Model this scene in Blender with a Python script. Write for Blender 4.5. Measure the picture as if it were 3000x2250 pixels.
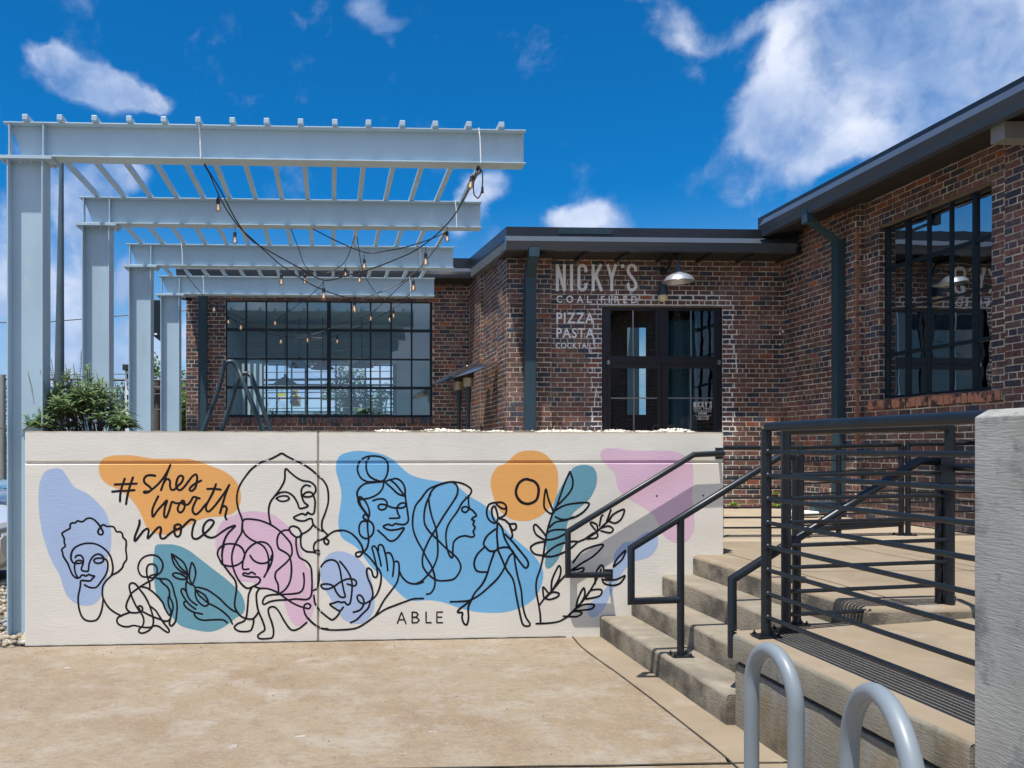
import bpy, bmesh, math, random
from mathutils import Vector, Matrix, noise
random.seed(7)
R = math.radians
sc = bpy.context.scene
for o in list(bpy.data.objects): bpy.data.objects.remove(o)
C = sc.collection
# ------------------------------------------------------------ camera
EZ, TH, F, CX, CY = 1.68, R(2.3), 2350.0, 1064.0, 1310.0
cd = bpy.data.cameras.new('camera'); cam = bpy.data.objects.new('camera', cd); C.objects.link(cam)
cam.location = (0, 0, EZ); cam.rotation_euler = (R(90), 0, -TH)
cd.sensor_width = 36; cd.lens = F/3000*36
cd.shift_x = (1500-CX)/3000; cd.shift_y = (CY-1125)/3000
cd.clip_start = 0.05; cd.clip_end = 3000
sc.camera = cam
ST, CT = math.sin(TH), math.cos(TH)
def ray(px, py):
    u = (px-CX)/F; return Vector((ST+u*CT, CT-u*ST, (CY-py)/F))
O = Vector((0, 0, EZ))
def W(px, py, z): return O+ray(px, py)*z
def WY(px, py, Y): r = ray(px, py); return O+r*(Y/r.y)
def WX(px, py, X): r = ray(px, py); return O+r*(X/r.x)
def WZ(px, py, Z): r = ray(px, py); return O+r*((Z-EZ)/r.z)
# ------------------------------------------------------------ sky, sun, exposure
SUNV = Vector((-.080, -.095, .385)).normalized()
sun_el = math.asin(SUNV.z); sun_az = math.atan2(SUNV.x, SUNV.y) % (2*math.pi)
w = bpy.data.worlds.new('World'); sc.world = w; w.use_nodes = True
wn = w.node_tree.nodes; wl = w.node_tree.links; wn.clear()
def wnode(t, **k):
    n = wn.new(t)
    for a, b in k.items(): setattr(n, a, b)
    return n
sky = wnode('ShaderNodeTexSky', sky_type='NISHITA'); sky.sun_disc = False
sky.sun_elevation = sun_el; sky.sun_rotation = sun_az; sky.air_density = 1.0; sky.dust_density = .25; sky.ozone_density = 4.0
tint = wnode('ShaderNodeMix', data_type='RGBA', blend_type='MULTIPLY'); tint.inputs[0].default_value = 1
wl.new(sky.outputs[0], tint.inputs[6]); tint.inputs[7].default_value = (.05, .74, 1.22, 1)
tc = wnode('ShaderNodeTexCoord')
nz = wnode('ShaderNodeTexNoise'); nz.inputs['Scale'].default_value = 7; nz.inputs['Detail'].default_value = 9; nz.inputs['Roughness'].default_value = .56
wl.new(tc.outputs['Generated'], nz.inputs['Vector'])
nsub = wnode('ShaderNodeVectorMath', operation='SUBTRACT'); wl.new(nz.outputs['Color'], nsub.inputs[0]); nsub.inputs[1].default_value = (.5, .5, .5)
nsc = wnode('ShaderNodeVectorMath', operation='SCALE'); wl.new(nsub.outputs[0], nsc.inputs[0]); nsc.inputs['Scale'].default_value = .075
wadd = wnode('ShaderNodeVectorMath', operation='ADD'); wl.new(tc.outputs['Generated'], wadd.inputs[0]); wl.new(nsc.outputs[0], wadd.inputs[1])
CL = [(150,150,75,40,.75),(215,215,130,72,.85),(340,240,140,52,.9),(440,270,60,35,.5),
 (1085,25,60,40,.5),(1130,85,60,40,.45),(1150,150,25,25,.35),
 (1990,80,50,60,.33),(2100,100,90,40,.33),(2230,70,80,30,.30),
 (2290,350,130,100,.95),(2400,200,150,150,1.1),(2470,60,170,110,.72),(2600,290,230,170,1.1),(2450,380,230,110,.75),(2760,120,240,150,.62),(2720,330,220,130,.85),(2930,230,130,90,1.0),(2380,480,110,60,.45),(2860,20,200,110,.5),
 (1712,640,95,42,1.0),(1430,560,85,60,.75),(1370,640,70,60,.5),
 (330,545,85,60,1.05),(190,540,120,120,.5),(210,650,55,120,.75),(190,900,90,110,1.0),(60,700,90,260,.62),(50,870,110,90,.8),(370,820,42,60,.8),(500,1020,260,70,.75),(150,1050,260,90,.6),(390,960,70,50,.6),(960,1120,300,90,.8),(1860,1090,200,120,.6)]
prev = None
for px, py, rx, ry, s in CL:
    c = ray(px, py).normalized(); f = 1.0/(F*1.0)
    k = 1/ray(px, py).length
    sub = wnode('ShaderNodeVectorMath', operation='SUBTRACT'); wl.new(wadd.outputs[0], sub.inputs[0]); sub.inputs[1].default_value = c
    mul = wnode('ShaderNodeVectorMath', operation='MULTIPLY'); wl.new(sub.outputs[0], mul.inputs[0])
    mul.inputs[1].default_value = (1/(rx*f*k), 1/(rx*f*k), 1/(ry*f*k))
    ln = wnode('ShaderNodeVectorMath', operation='LENGTH'); wl.new(mul.outputs[0], ln.inputs[0])
    mr = wnode('ShaderNodeMapRange'); mr.interpolation_type = 'SMOOTHSTEP'; mr.inputs['From Min'].default_value = 1.45; mr.inputs['From Max'].default_value = .25; mr.inputs['To Max'].default_value = s
    wl.new(ln.outputs['Value'], mr.inputs['Value'])
    if prev is None: prev = mr.outputs[0]
    else:
        mx = wnode('ShaderNodeMath', operation='ADD'); wl.new(prev, mx.inputs[0]); wl.new(mr.outputs[0], mx.inputs[1]); prev = mx.outputs[0]
# clouds over the rest of the sky (behind and above the camera) from plain noise, cover thickened to add fill light
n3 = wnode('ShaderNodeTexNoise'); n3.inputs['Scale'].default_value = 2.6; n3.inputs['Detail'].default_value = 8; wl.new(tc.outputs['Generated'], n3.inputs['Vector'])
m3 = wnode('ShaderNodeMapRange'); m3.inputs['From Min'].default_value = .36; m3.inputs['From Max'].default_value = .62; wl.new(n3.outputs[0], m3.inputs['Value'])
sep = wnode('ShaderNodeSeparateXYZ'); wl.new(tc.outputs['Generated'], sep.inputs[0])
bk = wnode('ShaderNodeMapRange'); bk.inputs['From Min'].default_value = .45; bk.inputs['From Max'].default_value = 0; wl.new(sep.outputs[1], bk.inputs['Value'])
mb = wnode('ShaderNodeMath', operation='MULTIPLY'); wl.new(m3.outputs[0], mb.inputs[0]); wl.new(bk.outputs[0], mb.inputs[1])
mn = wnode('ShaderNodeMath', operation='MINIMUM'); wl.new(prev, mn.inputs[0]); mn.inputs[1].default_value = .71
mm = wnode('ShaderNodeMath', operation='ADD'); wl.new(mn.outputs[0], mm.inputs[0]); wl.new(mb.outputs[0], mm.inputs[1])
n2 = wnode('ShaderNodeTexNoise'); n2.inputs['Scale'].default_value = 13; n2.inputs['Detail'].default_value = 12; n2.inputs['Roughness'].default_value = .56; wl.new(wadd.outputs[0], n2.inputs['Vector'])
e1 = wnode('ShaderNodeMath', operation='MULTIPLY_ADD'); wl.new(n2.outputs[0], e1.inputs[0]); e1.inputs[1].default_value = 1.9; e1.inputs[2].default_value = -.93
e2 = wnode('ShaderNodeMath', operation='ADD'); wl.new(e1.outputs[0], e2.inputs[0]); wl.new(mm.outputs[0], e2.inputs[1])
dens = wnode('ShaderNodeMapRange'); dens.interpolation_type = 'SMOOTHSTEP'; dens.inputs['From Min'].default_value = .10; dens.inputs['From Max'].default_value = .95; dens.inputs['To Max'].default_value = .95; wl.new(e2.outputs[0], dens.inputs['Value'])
n4 = wnode('ShaderNodeTexNoise'); n4.inputs['Scale'].default_value = 9; n4.inputs['Detail'].default_value = 7; n4.inputs['Roughness'].default_value = .5; wl.new(wadd.outputs[0], n4.inputs['Vector'])
cs = wnode('ShaderNodeMapRange'); cs.inputs['From Min'].default_value = .40; cs.inputs['From Max'].default_value = .68; wl.new(n4.outputs[0], cs.inputs['Value'])
ccol = wnode('ShaderNodeMix', data_type='RGBA'); wl.new(cs.outputs[0], ccol.inputs[0]); ccol.inputs[6].default_value = (3.2, 4.5, 7.2, 1); ccol.inputs[7].default_value = (8.8, 9.2, 10.4, 1)
mixs = wnode('ShaderNodeMix', data_type='RGBA'); wl.new(dens.outputs[0], mixs.inputs[0])
hz = wnode('ShaderNodeMapRange'); hz.interpolation_type = 'SMOOTHSTEP'; hz.inputs['From Min'].default_value = .30; hz.inputs['From Max'].default_value = -.02; hz.inputs['To Max'].default_value = .85; wl.new(sep.outputs[2], hz.inputs['Value'])
hmix = wnode('ShaderNodeMix', data_type='RGBA'); wl.new(hz.outputs[0], hmix.inputs[0]); wl.new(tint.outputs[2], hmix.inputs[6]); hmix.inputs[7].default_value = (4.6, 6.0, 7.8, 1)
wl.new(hmix.outputs[2], mixs.inputs[6]); wl.new(ccol.outputs[2], mixs.inputs[7])
bg = wnode('ShaderNodeBackground'); bg.inputs[1].default_value = .088; wl.new(mixs.outputs[2], bg.inputs[0])
wo = wnode('ShaderNodeOutputWorld'); wl.new(bg.outputs[0], wo.inputs[0])
sl = bpy.data.lights.new('sun', 'SUN'); sl.energy = 5.0; sl.angle = R(.53); sl.color = (1, .955, .88)
so = bpy.data.objects.new('sun', sl); C.objects.link(so); so.rotation_euler = (-SUNV).to_track_quat('-Z', 'Y').to_euler()
so.location = (0, 0, 30)
vs = sc.view_settings; vs.view_transform = 'Standard'; vs.look = 'None'; vs.exposure = .30; vs.gamma = 1; vs.use_curve_mapping = False
sc.render.engine = 'CYCLES'; sc.render.resolution_x = 1024; sc.render.resolution_y = 768
# ------------------------------------------------------------ tags and linking
def tag(o, label=None, cat=None, group=None, kind=None):
    if label: o['label'] = label
    if cat: o['category'] = cat
    if group: o['group'] = group
    if kind: o['kind'] = kind
    return o
def empty(name, loc, label, cat, group=None):
    o = bpy.data.objects.new(name, None); C.objects.link(o); o.location = loc; o.empty_display_size = .1
    return tag(o, label, cat, group)
class MB:
    def __init__(s): s.v = []; s.f = []; s.mi = []; s.m = 0; s.rnd = []; s.cr = 0.0
    def face(s, idx): s.f.append(idx); s.mi.append(s.m); s.rnd.append(s.cr)
    def quad(s, a, b, c, d):
        n = len(s.v); s.v += [tuple(a), tuple(b), tuple(c), tuple(d)]; s.face((n, n+1, n+2, n+3))
    def poly(s, pts):
        n = len(s.v); s.v += [tuple(p) for p in pts]; s.face(tuple(range(n, n+len(pts))))
    def box(s, a, b):
        x0, x1 = sorted((a[0], b[0])); y0, y1 = sorted((a[1], b[1])); z0, z1 = sorted((a[2], b[2]))
        n = len(s.v); s.v += [(x0,y0,z0),(x1,y0,z0),(x1,y1,z0),(x0,y1,z0),(x0,y0,z1),(x1,y0,z1),(x1,y1,z1),(x0,y1,z1)]
        for q in ((0,3,2,1),(4,5,6,7),(0,1,5,4),(1,2,6,5),(2,3,7,6),(3,0,4,7)): s.face(tuple(n+i for i in q))
    def hexa(s, p):   # 8 points, bottom ring then top ring
        n = len(s.v); s.v += [tuple(q) for q in p]
        for q in ((0,3,2,1),(4,5,6,7),(0,1,5,4),(1,2,6,5),(2,3,7,6),(3,0,4,7)): s.face(tuple(n+i for i in q))
    def tube(s, pts, r, n=10, caps=True, r2=None):
        pts = [Vector(p) for p in pts]; rings = []; up = None
        for i, p in enumerate(pts):
            t = ((pts[i]-pts[i-1]).normalized() if i else Vector()) + ((pts[i+1]-pts[i]).normalized() if i < len(pts)-1 else Vector())
            if t.length < 1e-6: t = Vector((0,0,1))
            t.normalize()
            if up is None:
                up = Vector((0,0,1)) if abs(t.z) < .9 else Vector((1,0,0))
            a = t.cross(up).normalized(); up2 = a.cross(t).normalized(); up = up2
            rr = r if r2 is None else r+(r2-r)*i/(len(pts)-1)
            k = 1.0
            if 0 < i < len(pts)-1:
                c = (pts[i]-pts[i-1]).normalized().dot(t); k = 1/max(c, .5)
            m = (pts[i+1]-pts[i]).normalized()-(pts[i]-pts[i-1]).normalized() if 0 < i < len(pts)-1 else Vector()
            mdir = m.normalized() if m.length > 1e-5 else None
            b = len(s.v)
            for j in range(n):
                q = 2*math.pi*j/n; d = (a*math.cos(q)+up2*math.sin(q))*rr
                if mdir: d = d+mdir*d.dot(mdir)*(k-1)
                s.v.append(tuple(p+d))
            rings.append(b)
        for b0, b1 in zip(rings, rings[1:]):
            for j in range(n): s.face((b0+j, b0+(j+1)%n, b1+(j+1)%n, b1+j))
        if caps: s.face(tuple(rings[0]+j for j in reversed(range(n)))); s.face(tuple(rings[-1]+j for j in range(n)))
    def lathe(s, c, prof, n=20, ax=Vector((0,0,1)), closed=True):
        c = Vector(c); ax = Vector(ax).normalized(); a = ax.orthogonal().normalized(); b = ax.cross(a); rings = []
        for r, h in prof:
            k = len(s.v); rings.append(k)
            for j in range(n):
                q = 2*math.pi*j/n; s.v.append(tuple(c+ax*h+(a*math.cos(q)+b*math.sin(q))*max(r, 1e-4)))
        for b0, b1 in zip(rings, rings[1:]):
            for j in range(n): s.face((b0+j, b0+(j+1)%n, b1+(j+1)%n, b1+j))
        if closed: s.face(tuple(rings[0]+j for j in reversed(range(n)))); s.face(tuple(rings[-1]+j for j in range(n)))
    def mesh(s, name, mats):
        me = bpy.data.meshes.new(name); me.from_pydata(s.v, [], s.f)
        for m in (mats if isinstance(mats, (list, tuple)) else [mats]): me.materials.append(m)
        if any(s.mi): me.polygons.foreach_set('material_index', s.mi)
        if any(s.rnd):
            at = me.attributes.new('rnd', 'FLOAT', 'FACE'); at.data.foreach_set('value', s.rnd)
        me.update(); return me
    def build(s, name, mats, parent=None, smooth=False, bevel=0, **k):
        me = s.mesh(name, mats)
        if smooth is not False:
            me.polygons.foreach_set('use_smooth', [True]*len(me.polygons))
            me.set_sharp_from_angle(angle=R(smooth if smooth is not True else 40))
        return put(name, me, parent, bevel, **k)
def put(name, me, parent=None, bevel=0, label=None, cat=None, group=None, kind=None):
    o = bpy.data.objects.new(name, me); C.objects.link(o)
    if parent is not None:
        o.parent = parent
        # all geometry is modelled in world coordinates: cancel the parent's own offset
        o.matrix_parent_inverse = Matrix.Translation(-Vector(wpos(parent)))
    if bevel:
        b = o.modifiers.new('bevel', 'BEVEL'); b.width = bevel; b.segments = 2; b.limit_method = 'ANGLE'; b.angle_limit = R(40)
    return tag(o, label, cat, group, kind)
def wpos(o):
    # world offset of a parent: empties sit at their location, mesh parts sit at the origin
    return o.location if o.parent is None else Vector((0, 0, 0))
def cat_rom(pts, step, closed=False):
    P = [Vector(p) for p in pts]; out = []; n = len(P)
    rng = range(n) if closed else range(n-1)
    for i in rng:
        if closed: p0, p1, p2, p3 = P[(i-1)%n], P[i], P[(i+1)%n], P[(i+2)%n]
        else: p0, p1, p2, p3 = P[max(i-1,0)], P[i], P[i+1], P[min(i+2,n-1)]
        L = (p2-p1).length; m = max(1, int(L/step))
        for k in range(m):
            t = k/m; t2 = t*t; t3 = t2*t
            out.append(.5*((2*p1)+(-p0+p2)*t+(2*p0-5*p1+4*p2-p3)*t2+(-p0+3*p1-3*p2+p3)*t3))
    if not closed: out.append(P[-1])
    return out
# ------------------------------------------------------------ materials
def nm(name):
    m = bpy.data.materials.new(name); m.use_nodes = True; nt = m.node_tree
    return m, nt.nodes, nt.links, nt.nodes['Principled BSDF']
def mat(name, col, rough=.6, metal=0, var=0, vscale=3, stretch=(1,1,1), bump=0, bscale=40, bstretch=(1,1,1), spec=.5, coat=0, stains=None, emit=None, dist=.01):
    """base colour with tonal noise, optional stains [(colour, scale, low, high, amount, stretch)], fine bump"""
    m, N, L, b = nm(name)
    b.inputs['Roughness'].default_value = rough; b.inputs['Metallic'].default_value = metal
    b.inputs['Specular IOR Level'].default_value = spec; b.inputs['Coat Weight'].default_value = coat
    b.inputs['Base Color'].default_value = (*col, 1)
    g = N.new('ShaderNodeNewGeometry'); src = g.outputs['Position']
    def noisef(scale, st, det=6, ro=.6):
        v = N.new('ShaderNodeVectorMath'); v.operation = 'MULTIPLY'; L.new(src, v.inputs[0]); v.inputs[1].default_value = st
        n = N.new('ShaderNodeTexNoise'); n.inputs['Scale'].default_value = scale; n.inputs['Detail'].default_value = det; n.inputs['Roughness'].default_value = ro
        L.new(v.outputs[0], n.inputs['Vector']); return n.outputs[0]
    cur = None
    if var:
        r = N.new('ShaderNodeMapRange'); r.inputs['From Min'].default_value = .3; r.inputs['From Max'].default_value = .7
        L.new(noisef(vscale, stretch), r.inputs['Value'])
        mx = N.new('ShaderNodeMix'); mx.data_type = 'RGBA'; L.new(r.outputs[0], mx.inputs[0])
        mx.inputs[6].default_value = tuple(max(0, c*(1-var)) for c in col)+(1,); mx.inputs[7].default_value = tuple(min(1, c*(1+var)) for c in col)+(1,)
        cur = mx.outputs[2]
    for (sc_, s, lo, hi, am, st) in (stains or []):
        r = N.new('ShaderNodeMapRange'); r.inputs['From Min'].default_value = lo; r.inputs['From Max'].default_value = hi; r.inputs['To Max'].default_value = am
        L.new(noisef(s, st, 8, .62), r.inputs['Value'])
        mx = N.new('ShaderNodeMix'); mx.data_type = 'RGBA'; L.new(r.outputs[0], mx.inputs[0])
        if cur: L.new(cur, mx.inputs[6])
        else: mx.inputs[6].default_value = (*col, 1)
        mx.inputs[7].default_value = (*sc_, 1); cur = mx.outputs[2]
    if cur: L.new(cur, b.inputs['Base Color'])
    if bump:
        bp = N.new('ShaderNodeBump'); bp.inputs['Strength'].default_value = bump; bp.inputs['Distance'].default_value = dist
        L.new(noisef(bscale, bstretch, 5, .6), bp.inputs['Height']); L.new(bp.outputs[0], b.inputs['Normal'])
    if emit: b.inputs['Emission Color'].default_value = (*emit[0], 1); b.inputs['Emission Strength'].default_value = emit[1]
    return m
def brick_mat(name, add=0.0):
    m, N, L, b = nm(name); b.inputs['Roughness'].default_value = .62
    a1 = N.new('ShaderNodeAttribute'); a1.attribute_name = 'rnd'
    a2 = N.new('ShaderNodeAttribute'); a2.attribute_type = 'OBJECT'; a2.attribute_name = 'rnd'
    ad = N.new('ShaderNodeMath'); ad.operation = 'ADD'; L.new(a1.outputs['Fac'], ad.inputs[0]); L.new(a2.outputs['Fac'], ad.inputs[1])
    r = N.new('ShaderNodeValToRGB'); cr = r.color_ramp; cr.interpolation = 'LINEAR'
    cols = [(0,(.028,.033,.048)),(.14,(.045,.046,.066)),(.26,(.082,.046,.048)),(.42,(.140,.062,.052)),(.56,(.092,.050,.045)),(.70,(.165,.072,.055)),(.84,(.135,.085,.074)),(.95,(.15,.065,.045)),(1,(.27,.08,.04))]
    cr.elements[0].position = 0; cr.elements[0].color = (*cols[0][1], 1); cr.elements[1].position = 1; cr.elements[1].color = (*cols[-1][1], 1)
    for p, c in cols[1:-1]: e = cr.elements.new(p); e.color = (*c, 1)
    L.new(ad.outputs[0], r.inputs[0])
    g = N.new('ShaderNodeNewGeometry')
    n = N.new('ShaderNodeTexNoise'); n.inputs['Scale'].default_value = 38; n.inputs['Detail'].default_value = 6; L.new(g.outputs['Position'], n.inputs['Vector'])
    mr = N.new('ShaderNodeMapRange'); mr.inputs['From Min'].default_value = .3; mr.inputs['From Max'].default_value = .7; mr.inputs['To Min'].default_value = .6; mr.inputs['To Max'].default_value = 1.9; L.new(n.outputs[0], mr.inputs['Value'])
    nl = N.new('ShaderNodeTexNoise'); nl.inputs['Scale'].default_value = 1.5; nl.inputs['Detail'].default_value = 7; nl.inputs['Roughness'].default_value = .65; L.new(g.outputs['Position'], nl.inputs['Vector'])
    ml = N.new('ShaderNodeMapRange'); ml.inputs['From Min'].default_value = .36; ml.inputs['From Max'].default_value = .62; ml.inputs['To Min'].default_value = .55; ml.inputs['To Max'].default_value = 1.3; L.new(nl.outputs[0], ml.inputs['Value'])
    mm_ = N.new('ShaderNodeMath'); mm_.operation = 'MULTIPLY'; L.new(mr.outputs[0], mm_.inputs[0]); L.new(ml.outputs[0], mm_.inputs[1])
    mu = N.new('ShaderNodeVectorMath'); mu.operation = 'SCALE'; L.new(r.outputs[0], mu.inputs[0]); L.new(mm_.outputs[0], mu.inputs['Scale'])
    # pale wash of mortar smeared over a few bricks
    n2 = N.new('ShaderNodeTexNoise'); n2.inputs['Scale'].default_value = 2.3; n2.inputs['Detail'].default_value = 9; n2.inputs['Roughness'].default_value = .7; L.new(g.outputs['Position'], n2.inputs['Vector'])
    m2 = N.new('ShaderNodeMapRange'); m2.inputs['From Min'].default_value = .54; m2.inputs['From Max'].default_value = .78; m2.inputs['To Max'].default_value = .5; L.new(n2.outputs[0], m2.inputs['Value'])
    mx = N.new('ShaderNodeMix'); mx.data_type = 'RGBA'; L.new(m2.outputs[0], mx.inputs[0]); L.new(mu.outputs[0], mx.inputs[6]); mx.inputs[7].default_value = (.3, .25, .2, 1)
    L.new(mx.outputs[2], b.inputs['Base Color'])
    v = N.new('ShaderNodeVectorMath'); v.operation = 'MULTIPLY'; L.new(g.outputs['Position'], v.inputs[0]); v.inputs[1].default_value = (1, 1, .6)
    n3 = N.new('ShaderNodeTexNoise'); n3.inputs['Scale'].default_value = 95; n3.inputs['Detail'].default_value = 4; L.new(v.outputs[0], n3.inputs['Vector'])
    bp = N.new('ShaderNodeBump'); bp.inputs['Strength'].default_value = .9; bp.inputs['Distance'].default_value = .006; L.new(n3.outputs[0], bp.inputs['Height']); L.new(bp.outputs[0], b.inputs['Normal'])
    return m
def glass_mat(name, tintc=(.55,.75,.78), ior=1.6, add=.0):
    m = bpy.data.materials.new(name); m.use_nodes = True; N = m.node_tree.nodes; L = m.node_tree.links; N.clear()
    t = N.new('ShaderNodeBsdfTransparent'); t.inputs[0].default_value = (*tintc, 1)
    g = N.new('ShaderNodeBsdfGlossy'); g.inputs['Roughness'].default_value = .004; g.inputs[0].default_value = (.92, .97, 1, 1)
    # old glass is slightly wavy
    ge = N.new('ShaderNodeNewGeometry'); n = N.new('ShaderNodeTexNoise'); n.inputs['Scale'].default_value = 2.2; L.new(ge.outputs['Position'], n.inputs['Vector'])
    bp = N.new('ShaderNodeBump'); bp.inputs['Strength'].default_value = .10; bp.inputs['Distance'].default_value = .02; L.new(n.outputs[0], bp.inputs['Height']); L.new(bp.outputs[0], g.inputs['Normal'])
    fr = N.new('ShaderNodeFresnel'); fr.inputs[0].default_value = ior
    ad = N.new('ShaderNodeMath'); ad.operation = 'ADD'; ad.use_clamp = True; L.new(fr.outputs[0], ad.inputs[0]); ad.inputs[1].default_value = add
    mx = N.new('ShaderNodeMixShader'); L.new(ad.outputs[0], mx.inputs[0]); L.new(t.outputs[0], mx.inputs[1]); L.new(g.outputs[0], mx.inputs[2])
    o = N.new('ShaderNodeOutputMaterial'); L.new(mx.outputs[0], o.inputs[0]); return m
M = {}
M['wall_paint'] = mat('wall_paint', (.765,.72,.635), .55, var=.06, vscale=1.3, stretch=(1,1,2.5), bump=.22, bscale=34, bstretch=(.5,1,4), dist=.008,
    stains=[((.50,.46,.38), 1.1, .60, .85, .30, (1,1,1.6)), ((.55,.50,.42), 9, .66, .8, .2, (1,1,1))])
def paint(name, c): return mat(name, c, .5, var=.05, vscale=2, bump=.22, bscale=34, bstretch=(.5,1,4), dist=.008)
M['p_orange'] = paint('orange_paint', (.82,.40,.115)); M['p_blue'] = paint('sky_blue_paint', (.17,.45,.72)); M['p_teal'] = paint('teal_paint', (.135,.335,.42))
M['p_pink'] = paint('pink_paint', (.74,.50,.62)); M['p_lav'] = paint('lavender_paint', (.40,.51,.72)); M['p_black'] = mat('black_line_paint', (.008,.007,.010), .6, spec=.25, bump=.2, bscale=34, bstretch=(.5,1,4))
M['concrete'] = mat('sidewalk_concrete', (.262,.203,.134), .85, var=.10, vscale=5, bump=.5, bscale=70, dist=.004,
    stains=[((.19,.125,.07), 1.15, .47, .66, .65, (1,1,1)), ((.33,.30,.26), 1.7, .52, .68, .55, (1,1,1)), ((.31,.27,.215), 3.4, .48, .68, .55, (1,1,1)), ((.17,.13,.09), 14, .50, .64, .45, (1,1.6,1)), ((.36,.32,.27), 48, .54, .66, .5, (1,1,1)), ((.38,.36,.33), 3.1, .62, .74, .55, (1,1.6,1)), ((.46,.46,.45), 4.2, .675, .71, .7, (1,1.6,1)), ((.15,.10,.06), 5, .56, .70, .5, (1,1,1)), ((.09,.06,.04), 30, .66, .72, .6, (1,1,1))])
M['landing_c'] = mat('landing_concrete', (.265,.21,.145), .85, var=.10, vscale=1.4, bump=.45, bscale=60, dist=.004,
    stains=[((.18,.135,.085), 1.3, .50, .70, .6, (1,1,1)), ((.34,.31,.26), 4, .56, .70, .5, (1,1,1)), ((.10,.08,.06), 24, .66, .74, .5, (1,1,1))])
M['patio_c'] = mat('patio_concrete', (.37,.30,.215), .85, var=.10, vscale=1.4, bump=.45, bscale=60, dist=.004, stains=[((.22,.17,.11), 1.3, .50, .70, .5, (1,1,1))])
M['step_c'] = mat('step_concrete', (.24,.205,.155), .88, var=.16, vscale=5, bump=.7, bscale=60, dist=.006,
    stains=[((.14,.12,.09), 2.6, .48, .66, .6, (1,1,1)), ((.33,.30,.25), 6, .56, .70, .5, (1,1,1)), ((.08,.07,.055), 40, .62, .72, .6, (1,1,1))])
M['riser_c'] = mat('step_riser_concrete', (.22,.19,.145), .9, var=.2, vscale=6, bump=.8, bscale=50, bstretch=(1,.5,2.5), dist=.008,
    stains=[((.045,.04,.032), 3.0, .44, .60, .85, (1,.8,1)), ((.34,.30,.24), 7, .62, .78, .5, (1,1,1)), ((.045,.045,.035), 12, .55, .68, .5, (1,1,1))])
M['board_c'] = mat('board_marked_concrete', (.195,.175,.135), .85, var=.2, vscale=2.2, bump=.6, bscale=40, bstretch=(1,.4,3.2), dist=.010,
    stains=[((.19,.205,.22), 2.6, .54, .62, .8, (1,.9,.3)), ((.15,.085,.03), 3.0, .50, .64, .6, (1,1.3,.6)), ((.055,.05,.04), 5, .54, .68, .6, (1,1,.6)), ((.27,.27,.27), 6, .63, .73, .5, (1,1,.4))])
M['grey_c'] = mat('grey_rough_concrete', (.34,.34,.315), .85, var=.18, vscale=2.5, bump=.55, bscale=46, bstretch=(1,.35,2.6), dist=.006,
    stains=[((.11,.13,.14), 4.5, .54, .66, .75, (1,.8,1)), ((.24,.22,.15), 2.0, .52, .66, .5, (1,1,.5)), ((.36,.39,.41), 3.1, .58, .72, .55, (1,2,.3)), ((.09,.10,.11), 11, .60, .70, .5, (1,1,1))])
M['joint'] = mat('joint_dirt', (.045,.036,.026), .95, var=.4, vscale=20, bump=.6, bscale=90)
M['rail'] = mat('black_rail_paint', (.009,.013,.018), .36, spec=.42, coat=.0, var=.25, vscale=8, bump=.12, bscale=60, dist=.002)
M['rack'] = mat('grey_rack_coating', (.20,.235,.265), .42, spec=.5, var=.06, vscale=5, bump=.1, bscale=120, dist=.001, stains=[((.2,.2,.2), 22, .70, .76, .6, (1,1,1))])
M['rack_dark'] = mat('dark_steel_tube', (.025,.045,.06), .4, spec=.5)
M['pergola'] = mat('pale_blue_steel_paint', (.42,.55,.64), .42, var=.05, vscale=1.6, bump=.18, bscale=16, dist=.003, stains=[((.33,.42,.47), 3.5, .54, .74, .5, (1,1,.2)), ((.60,.68,.72), 9, .60, .72, .35, (1,1,.5)), ((.16,.12,.09), 18, .72, .76, .5, (1,1,.3))])
M['mortar'] = None
M['brick'] = brick_mat('dark_brick')
M['roofmetal'] = mat('dark_roof_metal', (.022,.025,.032), .38, metal=.3, var=.15, vscale=2, stretch=(1,1,.3), stains=[((.12,.11,.10), 3, .62, .75, .4, (1,1,.15))])
M['gutter'] = mat('slate_gutter_paint', (.075,.092,.118), .28, metal=.25, spec=.5, var=.08, vscale=2, stains=[((.3,.26,.2), 7, .70, .76, .4, (1,1,.3))])
M['soffit'] = mat('brown_soffit_wood', (.022,.018,.015), .8, var=.2, vscale=3, stretch=(1,.2,1), bump=.4, bscale=30)
M['fascia'] = mat('grey_fascia_wood', (.11,.115,.12), .7, var=.3, vscale=7, stretch=(4,.4,4), bump=.7, bscale=20, bstretch=(3,.3,3))
M['pipe'] = mat('blue_grey_downpipe', (.032,.066,.088), .42, spec=.4, var=.1, vscale=1.5, stains=[((.06,.10,.12), 3, .58, .75, .5, (3,3,.4))])
M['steel_win'] = mat('dark_window_steel', (.008,.018,.024), .4, spec=.4)
M['doorframe'] = mat('black_door_frame', (.022,.022,.028), .38, spec=.5)
M['alu'] = mat('brushed_metal', (.5,.5,.48), .35, metal=.9)
M['glass'] = glass_mat('window_glass', (.82,.92,.94), 1.5, .10)
M['glass_r'] = glass_mat('reflective_window_glass', (.30,.42,.46), 1.9, .36)
M['glass_d'] = glass_mat('door_glass', (.40,.58,.62), 1.5, .07)
M['letter'] = mat('white_sign_paint', (.93,.92,.90), .6, var=.06, vscale=6, bump=.5, bscale=60, stains=[((.35,.3,.27), 9, .66, .74, .45, (1,1,1))])
M['interior'] = mat('interior_wall', (.50,.60,.64), .8, var=.05)
M['dark_in'] = mat('dark_interior', (.03,.035,.035), .8)
M['leaf'] = None
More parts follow.
